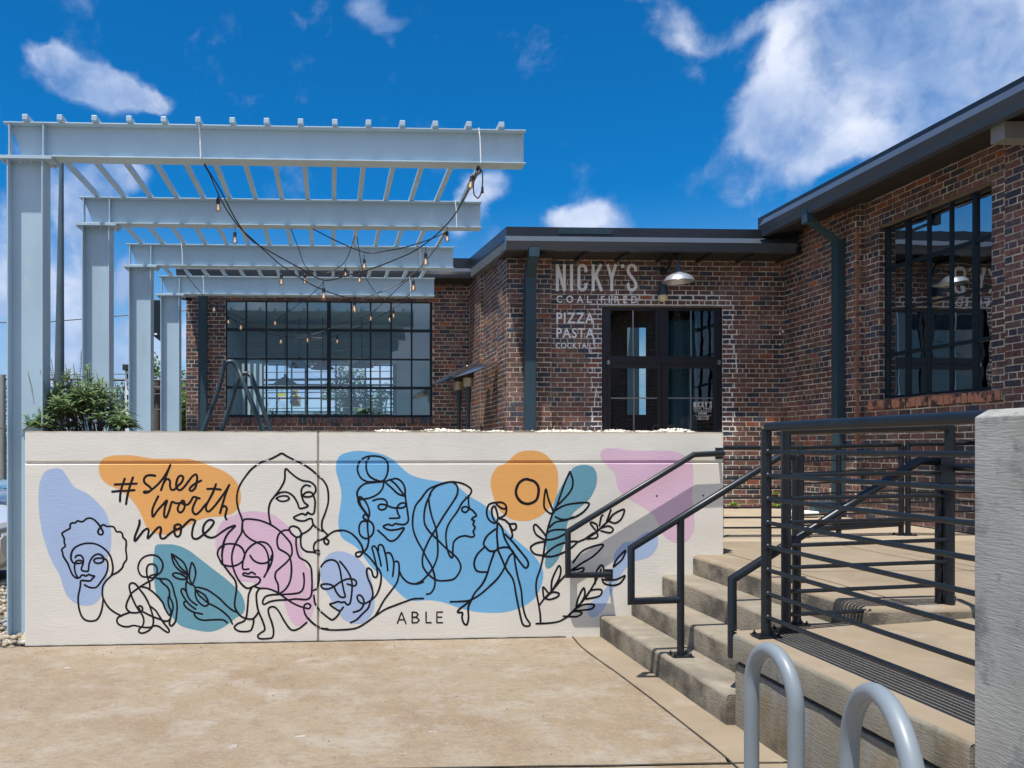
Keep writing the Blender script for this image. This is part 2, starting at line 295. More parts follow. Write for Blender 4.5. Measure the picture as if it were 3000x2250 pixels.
def mortar_mat():
    m, N, L, b = nm('cream_mortar'); b.inputs['Roughness'].default_value = .9
    g = N.new('ShaderNodeNewGeometry')
    n = N.new('ShaderNodeTexNoise'); n.inputs['Scale'].default_value = 4; n.inputs['Detail'].default_value = 10; n.inputs['Roughness'].default_value = .7; L.new(g.outputs['Position'], n.inputs['Vector'])
    r = N.new('ShaderNodeValToRGB'); cr = r.color_ramp; cr.elements[0].position = .34; cr.elements[0].color = (.22,.18,.125,1); cr.elements[1].position = .68; cr.elements[1].color = (.86,.77,.60,1)
    L.new(n.outputs[0], r.inputs[0])
    # whitewash left in the joints round the door opening (box distance from the opening, ragged edge)
    v = N.new('ShaderNodeVectorMath'); v.operation = 'SUBTRACT'; L.new(g.outputs['Position'], v.inputs[0]); v.inputs[1].default_value = DOORC
    a = N.new('ShaderNodeVectorMath'); a.operation = 'ABSOLUTE'; L.new(v.outputs[0], a.inputs[0])
    s = N.new('ShaderNodeVectorMath'); s.operation = 'SUBTRACT'; L.new(a.outputs[0], s.inputs[0]); s.inputs[1].default_value = DOORH
    sx = N.new('ShaderNodeSeparateXYZ'); L.new(s.outputs[0], sx.inputs[0])
    mxx = N.new('ShaderNodeMath'); mxx.operation = 'MAXIMUM'; L.new(sx.outputs[0], mxx.inputs[0]); L.new(sx.outputs[2], mxx.inputs[1])
    m3 = N.new('ShaderNodeMath'); m3.operation = 'MAXIMUM'; L.new(mxx.outputs[0], m3.inputs[0]); L.new(sx.outputs[1], m3.inputs[1])
    n2 = N.new('ShaderNodeTexNoise'); n2.inputs['Scale'].default_value = 6; n2.inputs['Detail'].default_value = 4; L.new(g.outputs['Position'], n2.inputs['Vector'])
    ad = N.new('ShaderNodeMath'); ad.operation = 'MULTIPLY_ADD'; L.new(n2.outputs[0], ad.inputs[0]); ad.inputs[1].default_value = .22; L.new(m3.outputs[0], ad.inputs[2])
    mr = N.new('ShaderNodeMapRange'); mr.inputs['From Min'].default_value = .34; mr.inputs['From Max'].default_value = .26; L.new(ad.outputs[0], mr.inputs['Value'])
    mx = N.new('ShaderNodeMix'); mx.data_type = 'RGBA'; L.new(mr.outputs[0], mx.inputs[0]); L.new(r.outputs[0], mx.inputs[6]); mx.inputs[7].default_value = (.74,.72,.68,1)
    L.new(mx.outputs[2], b.inputs['Base Color'])
    n3 = N.new('ShaderNodeTexNoise'); n3.inputs['Scale'].default_value = 70; L.new(g.outputs['Position'], n3.inputs['Vector'])
    bp = N.new('ShaderNodeBump'); bp.inputs['Strength'].default_value = .7; bp.inputs['Distance'].default_value = .006; L.new(n3.outputs[0], bp.inputs['Height']); L.new(bp.outputs[0], b.inputs['Normal'])
    return m
YB = 12.0
_d0, _d1 = WY(1763.5, 897, YB), WY(2116, 897, YB)
DOORC = ((_d0.x+_d1.x)/2, YB, 1.9); DOORH = ((_d1.x-_d0.x)/2, .3, _d0.z-1.9)
M['mortar'] = mortar_mat()
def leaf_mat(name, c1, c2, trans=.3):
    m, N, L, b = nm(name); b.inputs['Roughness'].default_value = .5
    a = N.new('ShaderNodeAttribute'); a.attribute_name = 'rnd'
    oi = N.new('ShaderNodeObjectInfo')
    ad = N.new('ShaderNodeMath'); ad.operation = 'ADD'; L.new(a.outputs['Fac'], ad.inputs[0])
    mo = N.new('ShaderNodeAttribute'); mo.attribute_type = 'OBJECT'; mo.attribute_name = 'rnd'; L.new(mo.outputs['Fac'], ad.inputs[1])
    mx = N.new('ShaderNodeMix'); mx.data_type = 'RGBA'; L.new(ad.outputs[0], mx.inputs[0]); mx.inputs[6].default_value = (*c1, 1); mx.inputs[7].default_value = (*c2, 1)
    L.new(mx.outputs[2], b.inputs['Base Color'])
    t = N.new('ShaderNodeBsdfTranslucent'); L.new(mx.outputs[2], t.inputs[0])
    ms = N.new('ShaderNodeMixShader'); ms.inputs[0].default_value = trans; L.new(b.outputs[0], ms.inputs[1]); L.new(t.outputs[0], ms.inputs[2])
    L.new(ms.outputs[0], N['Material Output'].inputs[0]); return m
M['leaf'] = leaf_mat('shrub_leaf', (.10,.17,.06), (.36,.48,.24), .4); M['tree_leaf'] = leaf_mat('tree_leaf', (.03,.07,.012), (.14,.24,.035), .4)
M['bark'] = mat('bark', (.10,.075,.055), .9, var=.3, vscale=8, bump=.8, bscale=20, bstretch=(1,1,.2))
# ============================================================ GROUND
def sheet(name, pts, z, m, **k):
    b = MB(); b.poly([(p[0], p[1], z if len(p) < 3 else p[2]) for p in pts]); return b.build(name, m, **k)
M['asphalt'] = mat('asphalt', (.075,.072,.068), .9, var=.2, vscale=3, bump=.5, bscale=80)
g = sheet('ground', [(-900,-900),(900,-900),(900,1400),(-900,1400)], -.06, M['asphalt'], kind='structure')
# mural wall front plane
A0 = W(73, 1898, 6.75); B0 = W(2120, 1863, 7.2); A0.z = B0.z = 0
WD = (B0-A0); WL = WD.length; WD.normalize(); WN = Vector((WD.y, -WD.x, 0))   # WN faces the camera
if WN.y > 0: WN = -WN
def onwall(px, py, d=0.0):
    """pixel -> (s along wall, z)"""
    r = ray(px, py); n = WN; t = (A0-O+WN*d).dot(n)/r.dot(n); p = O+r*t
    return (p-A0).dot(WD), p.z
def wp(s, z, d=0.0): q = A0+WD*s+WN*d; return Vector((q.x, q.y, z))
X1 = wp(onwall(1758, 1806)[0], 0).x; X2 = wp(onwall(1850, 1745)[0], 0).x; X3 = wp(onwall(1940, 1684)[0], 0).x; X4 = wp(onwall(2030, 1625)[0], 0).x
T = [0, .186, .358, .541, .718]
YC = 4.75     # far face of the cheek wall
XC = WY(2153, 1862, YC).x
print('X', X1, X2, X3, X4, XC, 'wall', A0, B0, WL)
# sidewalk slabs with an open joint between them (dirt-filled)
s0 = WZ(1683, 1862, 0); s1 = WZ(2136, 2232, 0)
seam = cat_rom([wp(onwall(1676,1862)[0],0,.0)]+[WZ(a, c, 0) for a, c in ((1702,1896),(1746,1930),(1796,1965),(1847,2003),(1927,2064),(2021,2138),(2122,2218),(2200,2290))], .1)
yb = WZ(1500, 2247, 0).y
def joint_strip(name, pts, wdt, z):
    b = MB()
    for p, q in zip(pts, pts[1:]):
        d = (q-p).normalized(); n = Vector((-d.y, d.x, 0))
        w1 = wdt*(1+.5*noise.noise(p*9)); w2 = wdt*(1+.5*noise.noise(q*9))
        b.quad(*(Vector((v.x, v.y, z)) for v in (p-n*w1, q-n*w2, q+n*w2, p+n*w1)))
    return b.build(name, M['joint'], kind='structure')
wl0, wl1 = wp(-7, 0), wp(onwall(1676,1862)[0], 0)
b = MB(); b.poly([wl0+Vector((0,0,0)), *[Vector((-9, yb, 0)), Vector((seam[-1].x, yb, 0))], *[p for p in reversed(seam) if p.y > yb], wl1])
# extrude slightly for a real edge
b.build('sidewalk', M['concrete'], kind='structure')
b = MB(); b.poly([Vector((-9,-9,-.003)), Vector((8,-9,-.003)), Vector((8,yb-.006,-.003)), Vector((-9,yb-.006,-.003))]); b.poly([Vector((-40,-40,-.02)), Vector((40,-40,-.02)), Vector((40,-9,-.02)), Vector((-40,-9,-.02))]); b.build('sidewalk', M['concrete'], kind='structure')  # wide far sheet, unseen behind the camera, added to bounce light onto shaded walls
jy = cat_rom([Vector((x, yb-.003+.004*math.sin(x*7), 0)) for x in [-9+.5*i for i in range(26)]]+[Vector((seam[-1].x+.3, yb, 0))], .12)
joint_strip('pavement_joint', jy, .009, .004)
js = joint_strip('pavement_joint', [p+Vector((.004,0,0)) for p in seam], .0065, .005)
b = MB(); b.poly([*[p+Vector((0,0,.001)) for p in seam if p.y > yb-.4], Vector((X1+2.2, seam[-1].y, .001)), Vector((X1+2.2, wl1.y+.15, .001)), wl1+Vector((0,.0,.001))]); b.build('stair_apron', M['landing_c'], kind='structure')
# ============================================================ STEPS
steps = empty('staircase', (X1, 6, 0), 'weathered concrete staircase climbing right between the painted mural wall and the low board-marked wall', 'stairs')
def step_block(x0, x1, z0, z1, y0, y1, name='step'):
    # rounded-nose step: top in tread concrete, front in dark riser concrete
    b = MB(); r = .022; n = 40
    ys = [y0+(y1-y0)*i/n for i in range(n+1)]
    prof = [(0, z0), (0, z1-r), (r*.3, z1-r*.3), (r, z1), (x1-x0, z1)]
    rows = []
    for y in ys:
        j = .004*noise.noise(Vector((x0*3, y*6, z1*5)))
        j2 = .003*noise.noise(Vector((x0*3+9, y*17, z1*5)))
        k = len(b.v); rows.append(k)
        for i, (dx, z) in enumerate(prof): b.v.append((x0+dx+(j+j2 if i < 4 else 0), y, z+(j2 if 0 < i < 4 else 0)))
    for a, c in zip(rows, rows[1:]):
        for i in range(len(prof)-1):
            b.m = 1 if i < 1 else 0
            b.face((a+i, a+i+1, c+i+1, c+i))
    b.m = 1
    b.poly([(x0, y0, z0), (x1, y0, z0), (x1, y0, z1), (x0+r, y0, z1), (x0, y0, z1-r)])
    return b.build(name, [M['step_c'], M['riser_c']], steps, smooth=60)
YW = 7.6
step_block(X1, X2, 0, T[1], YC+.002, YW); step_block(X2, X3, T[1]-.02, T[2], YC+.002, YW); step_block(X3, X4, T[2]-.02, T[3], YC+.08, YW)
# upper landing / patio paving
XL = 12.0
YL = 4.72
def slope_sheet(name, q, m, kind='structure', parent=None):
    b = MB(); b.poly(q); return b.build(name, m, parent, kind=kind)
top = MB(); r = .03
n = 40
# riser 4 with rounded nose, slanting very slightly down toward the camera end
rows = []
for i in range(n+1):
    y = YL+(8.0-YL)*i/n; zt = .718-.010*(8-y)/3.3; j = .004*noise.noise(Vector((3, y*6, 1)))
    k = len(top.v); rows.append(k)
    for dx, z in ((0, T[2]+.06), (.0, zt-r), (r*.3, zt-r*.3), (r, zt)): top.v.append((X4+dx+j, y, z))
for a, c in zip(rows, rows[1:]):
    for i in range(3): top.m = 1 if i < 1 else 0; top.face((a+i, a+i+1, c+i+1, c+i))
# near end face, rounded
rx = []
for i in range(41):
    x = X4+(5.2-X4)*i/40; zt = .708; k = len(top.v); rx.append(k)
    for dy, z in ((0, .50), (0, zt-r), (r*.3, zt-r*.3), (r, zt)): top.v.append((x, YL+dy, z))
for a, c in zip(rx, rx[1:]):
    for i in range(3): top.m = 1 if i < 1 else 0; top.face((c+i, c+i+1, a+i+1, a+i))
top.build('step', [M['landing_c'], M['riser_c']], steps, smooth=60)
b = MB()
b.quad((X4+r, YL+r, .708), (5.2, YL+r, .708), (5.2, 8.0, .718), (X4+r, 8.0, .718))
b.quad((5.2, 2, .708), (XL, 2, .708), (XL, 8.0, .718), (5.2, 8.0, .718)); b.build('landing', M['landing_c'], kind='structure')
xp = WY(22, 1310, 7.17).x-.14
b = MB(); b.quad((xp, 7.75, .70), (X4-.6, 7.75, .70), (X4-.6, 8.0, .718), (xp, 8.0, .718)); b.quad((xp, 8.0, .718), (XL, 8.0, .718), (XL, 16, .775), (xp, 16, .775)); b.quad((xp, 7.75, -.05), (xp, 7.75, .70), (xp, 16, .775), (xp, 16, -.05)); b.quad((xp, 7.75, -.05), (X4-.6, 7.75, -.05), (X4-.6, 7.75, .70), (xp, 7.75, .70)); b.quad((X4-.6, 7.3, .7175), (X4+r, 7.3, .7175), (X4+r, 8.0, .7185), (X4-.6, 8.0, .7185))
b.build('patio', M['patio_c'], kind='structure')
# saw-cut joints on the landing
def cut(p, q, wd=.006, z=.0015):
    p = Vector(p); q = Vector(q); d = (q-p).normalized(); nn = Vector((-d.y, d.x, 0))*wd; b = MB(); up = Vector((0,0,z))
    b.quad(p-nn+up, q-nn+up, q+nn+up, p+nn+up); return b.build('pavement_joint', M['joint'], kind='structure')
def zl(x, y): return .708+.010*(y-YL)/3.3 if y < 8 else .718+.057*(y-8)/8
def zpt(x, y): return (x, y, zl(x, y))
cut(zpt(X4+.35, YL+.05), zpt(X4+.35, 7.9), .004, .002); cut(zpt(X4+.05, 6.1), zpt(6.3, 6.1), .004, .002); cut(zpt(X4-.3, 8.25), zpt(6.4, 8.25), .004, .002); cut(zpt(5.0, 4.8), zpt(5.0, 7.95), .004, .002)
# lower side slab behind the guard rail, cross-fall up to the right
def zs(x): return .552+.062*(x-XC)
b = MB(); b.quad((XC+.03, .5, zs(XC)), (5.2, .5, zs(5.2)), (5.2, YC+.07, zs(5.2)), (XC+.03, YC+.07, zs(XC))); b.build('side_slab', M['landing_c'], kind='structure')
cut((XC+.2, YC+.075, zs(XC+.2)), (5.1, YC+.075, zs(5.1)), .007, .003)
# ============================================================ LOW WALL beside the steps and the tall grey wall end
lw = empty('retaining_wall', (XC, 3.9, 0), 'low board-marked concrete wall under the black guard rail, with a dark reveal line below its cap', 'wall')
Yn = WX(2851, 1310, XC).y; print('Yn', Yn)
def rough_prism(b, x0, x1, y0, y1, z0, z1, chf=.02, step=.06, amp=.004):
    """wall run along Y whose -X face and rounded top edge have slight unevenness"""
    n = max(2, int((y1-y0)/step)); rows = []
    for i in range(n+1):
        y = y0+(y1-y0)*i/n; j = amp*noise.noise(Vector((x0*5, y*5, z1*3))); k = len(b.v); rows.append(k)
        for dx, z in ((0, z0), (0, z1-chf), (chf*.3, z1-chf*.3), (chf, z1), (x1-x0, z1)): b.v.append((x0+dx+(j if dx < x1-x0-.001 else 0), y, z))
    for a, c in zip(rows, rows[1:]):
        for i in range(4): b.m = 1 if i == 3 else 0; b.face((c+i, c+i+1, a+i+1, a+i))
    b.m = 0
    for y in (y0, y1): b.poly([(x0, y, z0), (x1, y, z0), (x1, y, z1), (x0+chf, y, z1), (x0, y, z1-chf)])
b = MB(); rough_prism(b, XC-.012, XC+.30, Yn, YC, .405, .554); b.build('wall_cap', [M['board_c'], M['landing_c']], lw, smooth=60)
b = MB(); b.box((XC+.02, Yn, .36), (XC+.28, YC-.003, .42)); b.build('reveal', M['joint'], lw)
b = MB(); rough_prism(b, XC+.002, XC+.29, Yn, YC-.002, -.02, .374, .008); b.build('wall_face', [M['board_c'], M['board_c']], lw, smooth=60)
tw = empty('concrete_wall', (XC+.15, 2.4, 0), 'tall grey concrete wall end with chamfered top at the right, where the guard rail stops', 'wall')
zt = EZ+(CY-1200)*3.0/F
b = MB(); x0, x1, y0, y1 = XC-.005, XC+.30, -1.0, Yn-.012; c = .028
rings = [[(x0,y0,-.02),(x1,y0,-.02),(x1,y1,-.02),(x0,y1,-.02)], [(x0,y0,zt-c),(x1,y0,zt-c),(x1,y1,zt-c),(x0,y1,zt-c)], [(x0+c,y0+c,zt),(x1-c,y0+c,zt),(x1-c,y1-c,zt),(x0+c,y1-c,zt)]]
for rg in rings: b.v += rg
for k in range(2):
    for j in range(4): b.face((4*k+j, 4*k+(j+1)%4, 4*k+4+(j+1)%4, 4*k+4+j))
b.face((8,9,10,11)); b.build('wall_body', M['grey_c'], tw, bevel=.004)
# ============================================================ MURAL WALL
mw = empty('mural_wall', wp(WL/2, 0), 'low white painted concrete wall carrying the line-drawing mural of women on coloured patches', 'wall')
ZT = 1.815; SJ = onwall(933, 1600)[0]
ZG1, ZG2, ZG3, GD = 1.564, 1.542, 1.531, .016
SJW = .013
def rec_h(z): 
    if z >= ZG1 or z <= ZG3: return 0.0
    return GD if z >= ZG2 else GD*(z-ZG3)/(ZG2-ZG3)
def rec_v(s):
    d = abs(s-SJ); return 0.0 if d >= SJW else GD*min(1, (SJW-d)/.005)
def rec(s, z): return max(rec_h(z), rec_v(s))
def panel(s0, s1, lchf, rchf):
    b = MB(); n = int((s1-s0)/.05)
    prof = [(-.03,0),(ZG3,0),(ZG2,GD),(ZG1-.002,GD),(ZG1,0),(ZT-.012,0),(ZT,.014)]
    S = [s0, s0+.006]+[s0+(s1-s0)*i/n for i in range(1, n)]+[s1-.006, s1]
    rows = []
    for i, s in enumerate(S):
        e = (lchf if i == 0 else (rchf if i == len(S)-1 else 0))
        k = len(b.v); rows.append(k)
        for z, d in prof:
            zz = z+(.003*noise.noise(Vector((s*7, 0, 0)))+.002*noise.noise(Vector((s*31, 0, 0))) if z >= ZT-.013 else 0)
            b.v.append(tuple(wp(s, zz, -max(d, e))))
        b.v.append(tuple(wp(s, ZT+.002, -.24))); b.v.append(tuple(wp(s, -.03, -.24)))
    m = len(prof)+2
    for a, c in zip(rows, rows[1:]):
        for i in range(m-1):
            b.m = 1 if i >= len(prof)-2 and i < len(prof) else 0
            b.face((a+i, c+i, c+i+1, a+i+1))
    b.m = 0; b.face(tuple(rows[0]+i for i in range(m))); b.face(tuple(rows[-1]+i for i in reversed(range(m))))
    return b.build('panel', [M['wall_paint'], M['step_c']], mw)
panel(0, SJ-.008, .006, GD); panel(SJ+.008, WL, GD, .006)
b = MB(); q = [wp(SJ-.02, -.02, -GD), wp(SJ+.02, -.02, -GD), wp(SJ+.02, ZT-.01, -GD), wp(SJ-.02, ZT-.01, -GD)]; b.quad(*q)
b.build('joint_filler', mat('stained_joint', (.42,.38,.32), .8, var=.2, vscale=5, stains=[((.16,.10,.05), 2.0, .5, .7, .9, (1,1,.5))]), mw)
# two small drilled holes and a rusty line at the foot
b = MB()
for px, py in ((1924,1453),(2060,1452),(1365,1460-3)):
    s, z = onwall(px, py); c = wp(s, z, .0015); b.lathe(c, [(.009, 0), (.008, .0005)], 8, -WN*1)
b.build('drill_hole', M['joint'], mw)
b = MB()
pts = [wp(s*.05, .004+.004*noise.noise(Vector((s*.4, 2, 0))), .006) for s in range(0, int(onwall(1676,1862)[0]/.05))]
b.tube(pts, .006, 5); b.build('foot_crack', M['joint'], mw)
def blob(pts, m, label, eps):
    sp = cat_rom([Vector((*onwall(*p), 0)) for p in pts], .02, True)
    bm = bmesh.new(); vs_ = [bm.verts.new((p.x, 0, p.y)) for p in sp]; f = bm.faces.new(vs_)
    for zz in (ZG1, ZG1-.002, ZG2, ZG3): bmesh.ops.bisect_plane(bm, geom=bm.verts[:]+bm.edges[:]+bm.faces[:], plane_co=(0,0,zz), plane_no=(0,0,1))
    bmesh.ops.triangulate(bm, faces=bm.faces[:])
    for v in bm.verts:
        s, z = v.co.x, v.co.z; v.co = wp(s, z, eps-rec(s, z))
    me = bpy.data.meshes.new('painted_patch')
    bm.to_mesh(me); bm.free(); me.materials.append(m)
    put('painted_patch', me, mw, label=label)
KC = {'L1':(0,1200,2.2125),'L2':(600,1200,2.2125),'L3':(1300,1200,2.2118),'M1':(160,1490,4.608),'M2':(320,1600,5.53),'M3':(310,1340,5.53),'M4':(620,1500,2.441),'M5':(680,1310,2.8),'M6':(900,1540,2.976),'M7':(1000,1320,2.646),'M8':(1180,1390,2.575),'M9':(1320,1440,2.3214),'M10':(1540,1360,1.944)}
def px_(k, pts): ox, oy, s = KC[k]; return [(ox+x/s, oy+y/s) for x, y in pts]
def P(s): v = [float(q) for q in s.split()]; return list(zip(v[::2], v[1::2]))
blob(px_('L1', P('330 385 390 383 430 425 480 500 560 540 620 590 680 660 710 740 722 820 715 920 685 980 695 1060 680 1140 650 1220 610 1260 560 1272 500 1260 440 1215 410 1150 385 1070 340 990 300 890 270 780 252 650 250 530 262 460 290 405')), M['p_lav'], 'tall lavender patch behind the curly-haired woman at the left end', .0004)
blob(px_('L1', P('700 305 780 295 880 300 1000 318 1180 318 1260 328 1380 370 1470 410 1530 465 1560 540 1555 610 1520 665 1450 690 1340 700 1270 725 1200 760 1160 790 1080 810 1000 800 950 760 920 690 880 620 830 560 760 515 690 480 650 430 640 370 655 330')), M['p_orange'], 'orange patch behind the brush lettering', .0004)
blob(px_('L1', P('1010 880 1060 873 1140 878 1220 910 1300 970 1390 1040 1480 1110 1560 1190 1588 1270 1575 1320 1530 1350 1480 1390 1420 1425 1350 1440 1250 1425 1170 1400 1120 1350 1060 1270 1010 1180 998 1080 992 990 1000 930')), M['p_teal'], 'teal patch behind the open hand with a sprig', .0004)
blob(px_('L2', P('200 680 260 662 350 660 440 680 510 730 570 790 620 900 650 1000 690 1060 712 1150 710 1270 685 1350 640 1390 590 1400 550 1350 520 1270 500 1210 440 1170 380 1160 340 1130 290 1115 230 1110 170 1060 110 1010 80 930 68 840 90 760 130 710')), M['p_pink'], 'pink patch behind the woman with round glasses', .0006)
blob(px_('L2', P('860 320 900 285 980 268 1060 272 1150 290 1220 325 1270 370 1330 420 1420 450 1520 465 1620 485'))+px_('L3', P('130 530 180 570 270 625 350 720 420 800 500 870 570 930 630 1010 645 1080 620 1170 570 1240 480 1290 380 1315 260 1315 180 1305 100 1285 0 1250'))+px_('L2', P('1450 1235 1350 1240 1290 1215 1220 1150 1150 1080 1080 1020 1020 940 980 890 900 840 875 800 865 720 880 620 885 540 870 470 850 390')), M['p_blue'], 'large sky-blue patch in the middle behind the bun-haired woman and the profile', .0004)
blob(px_('L2', P('760 1000 800 940 860 918 930 930 1000 970 1060 1050 1090 1150 1100 1260 1080 1330 1030 1380 970 1388 900 1360 850 1290 800 1200 770 1150 750 1080')), M['p_lav'], 'oval lavender patch behind the tilted face right of the wall joint', .0005)
blob(px_('L3', P('440 310 490 275 570 265 640 280 700 330 735 390 742 480 730 560 700 620 640 680 570 715 500 722 430 705 370 660 330 590 305 500 310 430 350 370 410 345')), M['p_orange'], 'round orange patch with the black ring like a sun', .0005)
blob(px_('L3', P('850 370 910 358 970 375 993 430 985 500 950 570 900 620 840 670 800 740 790 820 770 900 740 970 700 1020 670 1030 655 1000 665 930 660 850 670 770 690 700 710 620 740 540 790 450 820 400')), M['p_teal'], 'slanting teal patch behind the tall leafy stem', .0006)
blob(px_('L3', P('1020 270 1060 250 1150 255 1250 268 1400 265 1490 270 1560 300 1610 350 1618 450 1608 560 1620 650 1625 750 1605 820 1560 860 1490 860 1430 820 1400 760 1370 700 1320 650 1220 590 1150 540 1120 480 1110 420 1050 350 1015 310')), M['p_pink'], 'pink patch behind the wall-mounted handrail', .0004)
blob(px_('L3', P('1340 790 1385 820 1385 880 1350 940 1290 970 1220 990 1170 1040 1120 1120 1070 1220 1040 1290 990 1340 950 1345 930 1310 945 1260 990 1220 1040 1170 1080 1100 1100 1010 1105 940 1130 900 1170 860 1230 850 1300 800')), M['p_lav'], 'lavender patch low beside the bottom step', .0005)
EPSN = [0.0009]
def strokes(key, text, wpx, label, name='line_drawing', smooth=True):
    b = MB()
    for line in text.strip().split('|'):
        pts = [Vector((*onwall(*p), 0)) for p in px_(key, P(line))]
        sp = cat_rom(pts, .006) if smooth else sum([[p.lerp(q, k/8) for k in range(8)] for p, q in zip(pts, pts[1:])], [])+[pts[-1]]
        e0 = EPSN[0]; EPSN[0] += .000004; hw = wpx*1.14/348/2
        n = len(sp); rows = []
        for i, p in enumerate(sp):
            t = (sp[min(i+1, n-1)]-sp[max(i-1, 0)]); t = t.normalized() if t.length > 1e-9 else Vector((1,0,0))
            nn = Vector((-t.y, t.x, 0)); w_ = hw*(1+.14*noise.noise(p*9+Vector((wpx, 0, 0)))+.06*noise.noise(p*40))
            eps = e0+.00012*i/n
            k = len(b.v); rows.append(k)
            for sg in (-1, 1): q = p+nn*w_*sg; b.v.append(tuple(wp(q.x, q.y, eps+(.0014 if rec(q.x, q.y) > 0 else 0)-rec(q.x, q.y))))
        for a, c in zip(rows, rows[1:]): b.face((a, c, c+1, a+1))
        for p, t in ((sp[0], 0), (sp[-1], 1)):
            b.poly([wp(p.x+hw*math.cos(q*math.pi/5), p.y+hw*math.sin(q*math.pi/5), e0+.00014*t+.00003-rec(p.x, p.y)) for q in range(10)])
    b.build(name, M['p_black'], mw, label=label)
strokes('M1', '322 935 300 940 262 915 235 880 205 810 180 745 145 690 115 635 108 590 95 560 112 535 145 505 130 455 130 405 110 365 100 335 130 310 175 285 208 265 212 215 232 195 280 190 310 165 345 175 385 172 430 138 480 128 530 148 580 195 615 240 640 285 655 320 640 350 600 345 585 310 605 270 640 225 665 220 705 240 760 240 800 250 820 285 840 312 890 315 915 345 925 390 960 425 968 480 962 550 972 640 970 690 935 740 912 800 850 860 780 895 735 935 690 980 655 1040 645 1100 650 1190 685 1270 740 1345 810 1400 905 1450'
 '|765 905 785 840 785 770 760 660 710 580 640 520 560 480 480 468 390 475 300 510 245 560 222 630 225 690 260 735 320 740 370 730 375 708 320 700 285 720 270 760 272 830 290 890 322 935 345 925 365 900 400 900 420 910 465 890 500 905 540 912 510 945 480 975 430 975 365 970 350 990 348 1040 335 1110 320 1180 320 1270 335 1370 370 1460 420 1505 490 1520 560 1505 600 1460 635 1370 655 1240 650 1190'
 '|278 660 300 635 345 630 380 660 390 710 375 770 362 810 370 835 410 845 450 845 460 800 468 740 500 670 550 625 600 615 645 640 665 675 650 715 600 738 550 730 530 700 555 675 610 668 680 680 710 710 718 770 710 840 680 910 630 980 590 1035 555 1065 500 1068 450 1055 405 1030', 5.0, 'curly-haired woman drawn in one black line at the left end')
strokes('M2', '775 465 700 515 620 500 550 495 500 455 470 380 470 320 500 240 560 180 640 148 720 145 790 170 845 230 870 300 860 370 830 425 780 465 740 490 700 545 640 575 560 620 470 680 360 765 320 840 285 920 275 990 300 1040 350 1075 430 1080 490 1070'
 '|655 690 655 600 630 540 610 450 608 370 630 310 680 290 740 305 775 360 775 430 750 480 770 520 850 530 930 535 990 580 1030 660 1060 780 1090 880 1100 990 1090 1120 1075 1210 1030 1280 995 1290 975 1250 990 1170 1015 1080 1035 990 1020 910 980 820 975 730 940 660 880 610 820 540'
 '|640 500 690 470 740 460|960 820 955 900 970 980 1000 1050 985 1120 950 1090 900 1000 870 920 800 830 730 760 650 700 590 670 530 660'
 '|490 1050 430 960 370 830 340 740 325 650 345 605 400 600 450 640 510 720 570 800 630 910 670 1010 700 1110 715 1190 710 1270 680 1330 610 1385 530 1410 480 1385 490 1340 540 1290 560 1220 550 1150 510 1070 490 1020 470 985 500 965 540 1000 535 1050 580 1080 700 1140 810 1180 900 1215 960 1205 985 1180'
 '|330 1075 220 1115 140 1160 125 1220 160 1270 230 1300 310 1305 390 1285 480 1300 560 1315 660 1315 730 1290 800 1300 870 1350 940 1395 970 1385 960 1340 880 1240 810 1130 750 1040 660 970', 5.0, 'small seated figure hugging its knees')
strokes('M2', '1010 125 1025 220 1070 320 1150 400 1255 460|1010 125 1100 180 1190 250 1240 330 1265 430 1265 510 1245 600 1245 700 1270 800 1320 880 1420 955|1040 170 1090 250 1150 340 1250 430'
 '|1250 535 1150 535 1060 500 1030 460 1060 435 1140 445 1210 480 1260 520|1350 620 1305 540 1300 430 1320 320 1340 265 1380 330 1400 420 1390 510 1355 610'
 '|1260 575 1320 620 1370 640 1395 700 1395 790 1430 880 1500 950 1550 970 1600 950 1600 890 1560 810 1500 760 1430 720|1410 710 1450 790 1520 850 1610 925 1700 970 1800 1030 1900 1110 1960 1180 1995 1260'
 '|1395 680 1410 665 1480 675 1590 710 1700 780 1800 860 1900 960 2000 1040 2090 1080|1245 740 1220 700 1180 690 1165 730 1200 810 1260 900 1330 970 1400 1020'
 '|1240 895 1210 910 1220 960 1280 1020 1370 1070 1440 1085 1510 1100|1375 1080 1390 1130 1450 1180 1530 1200 1650 1195 1780 1190 1860 1200 1910 1240', 4.9, 'open hand holding a leafy sprig')
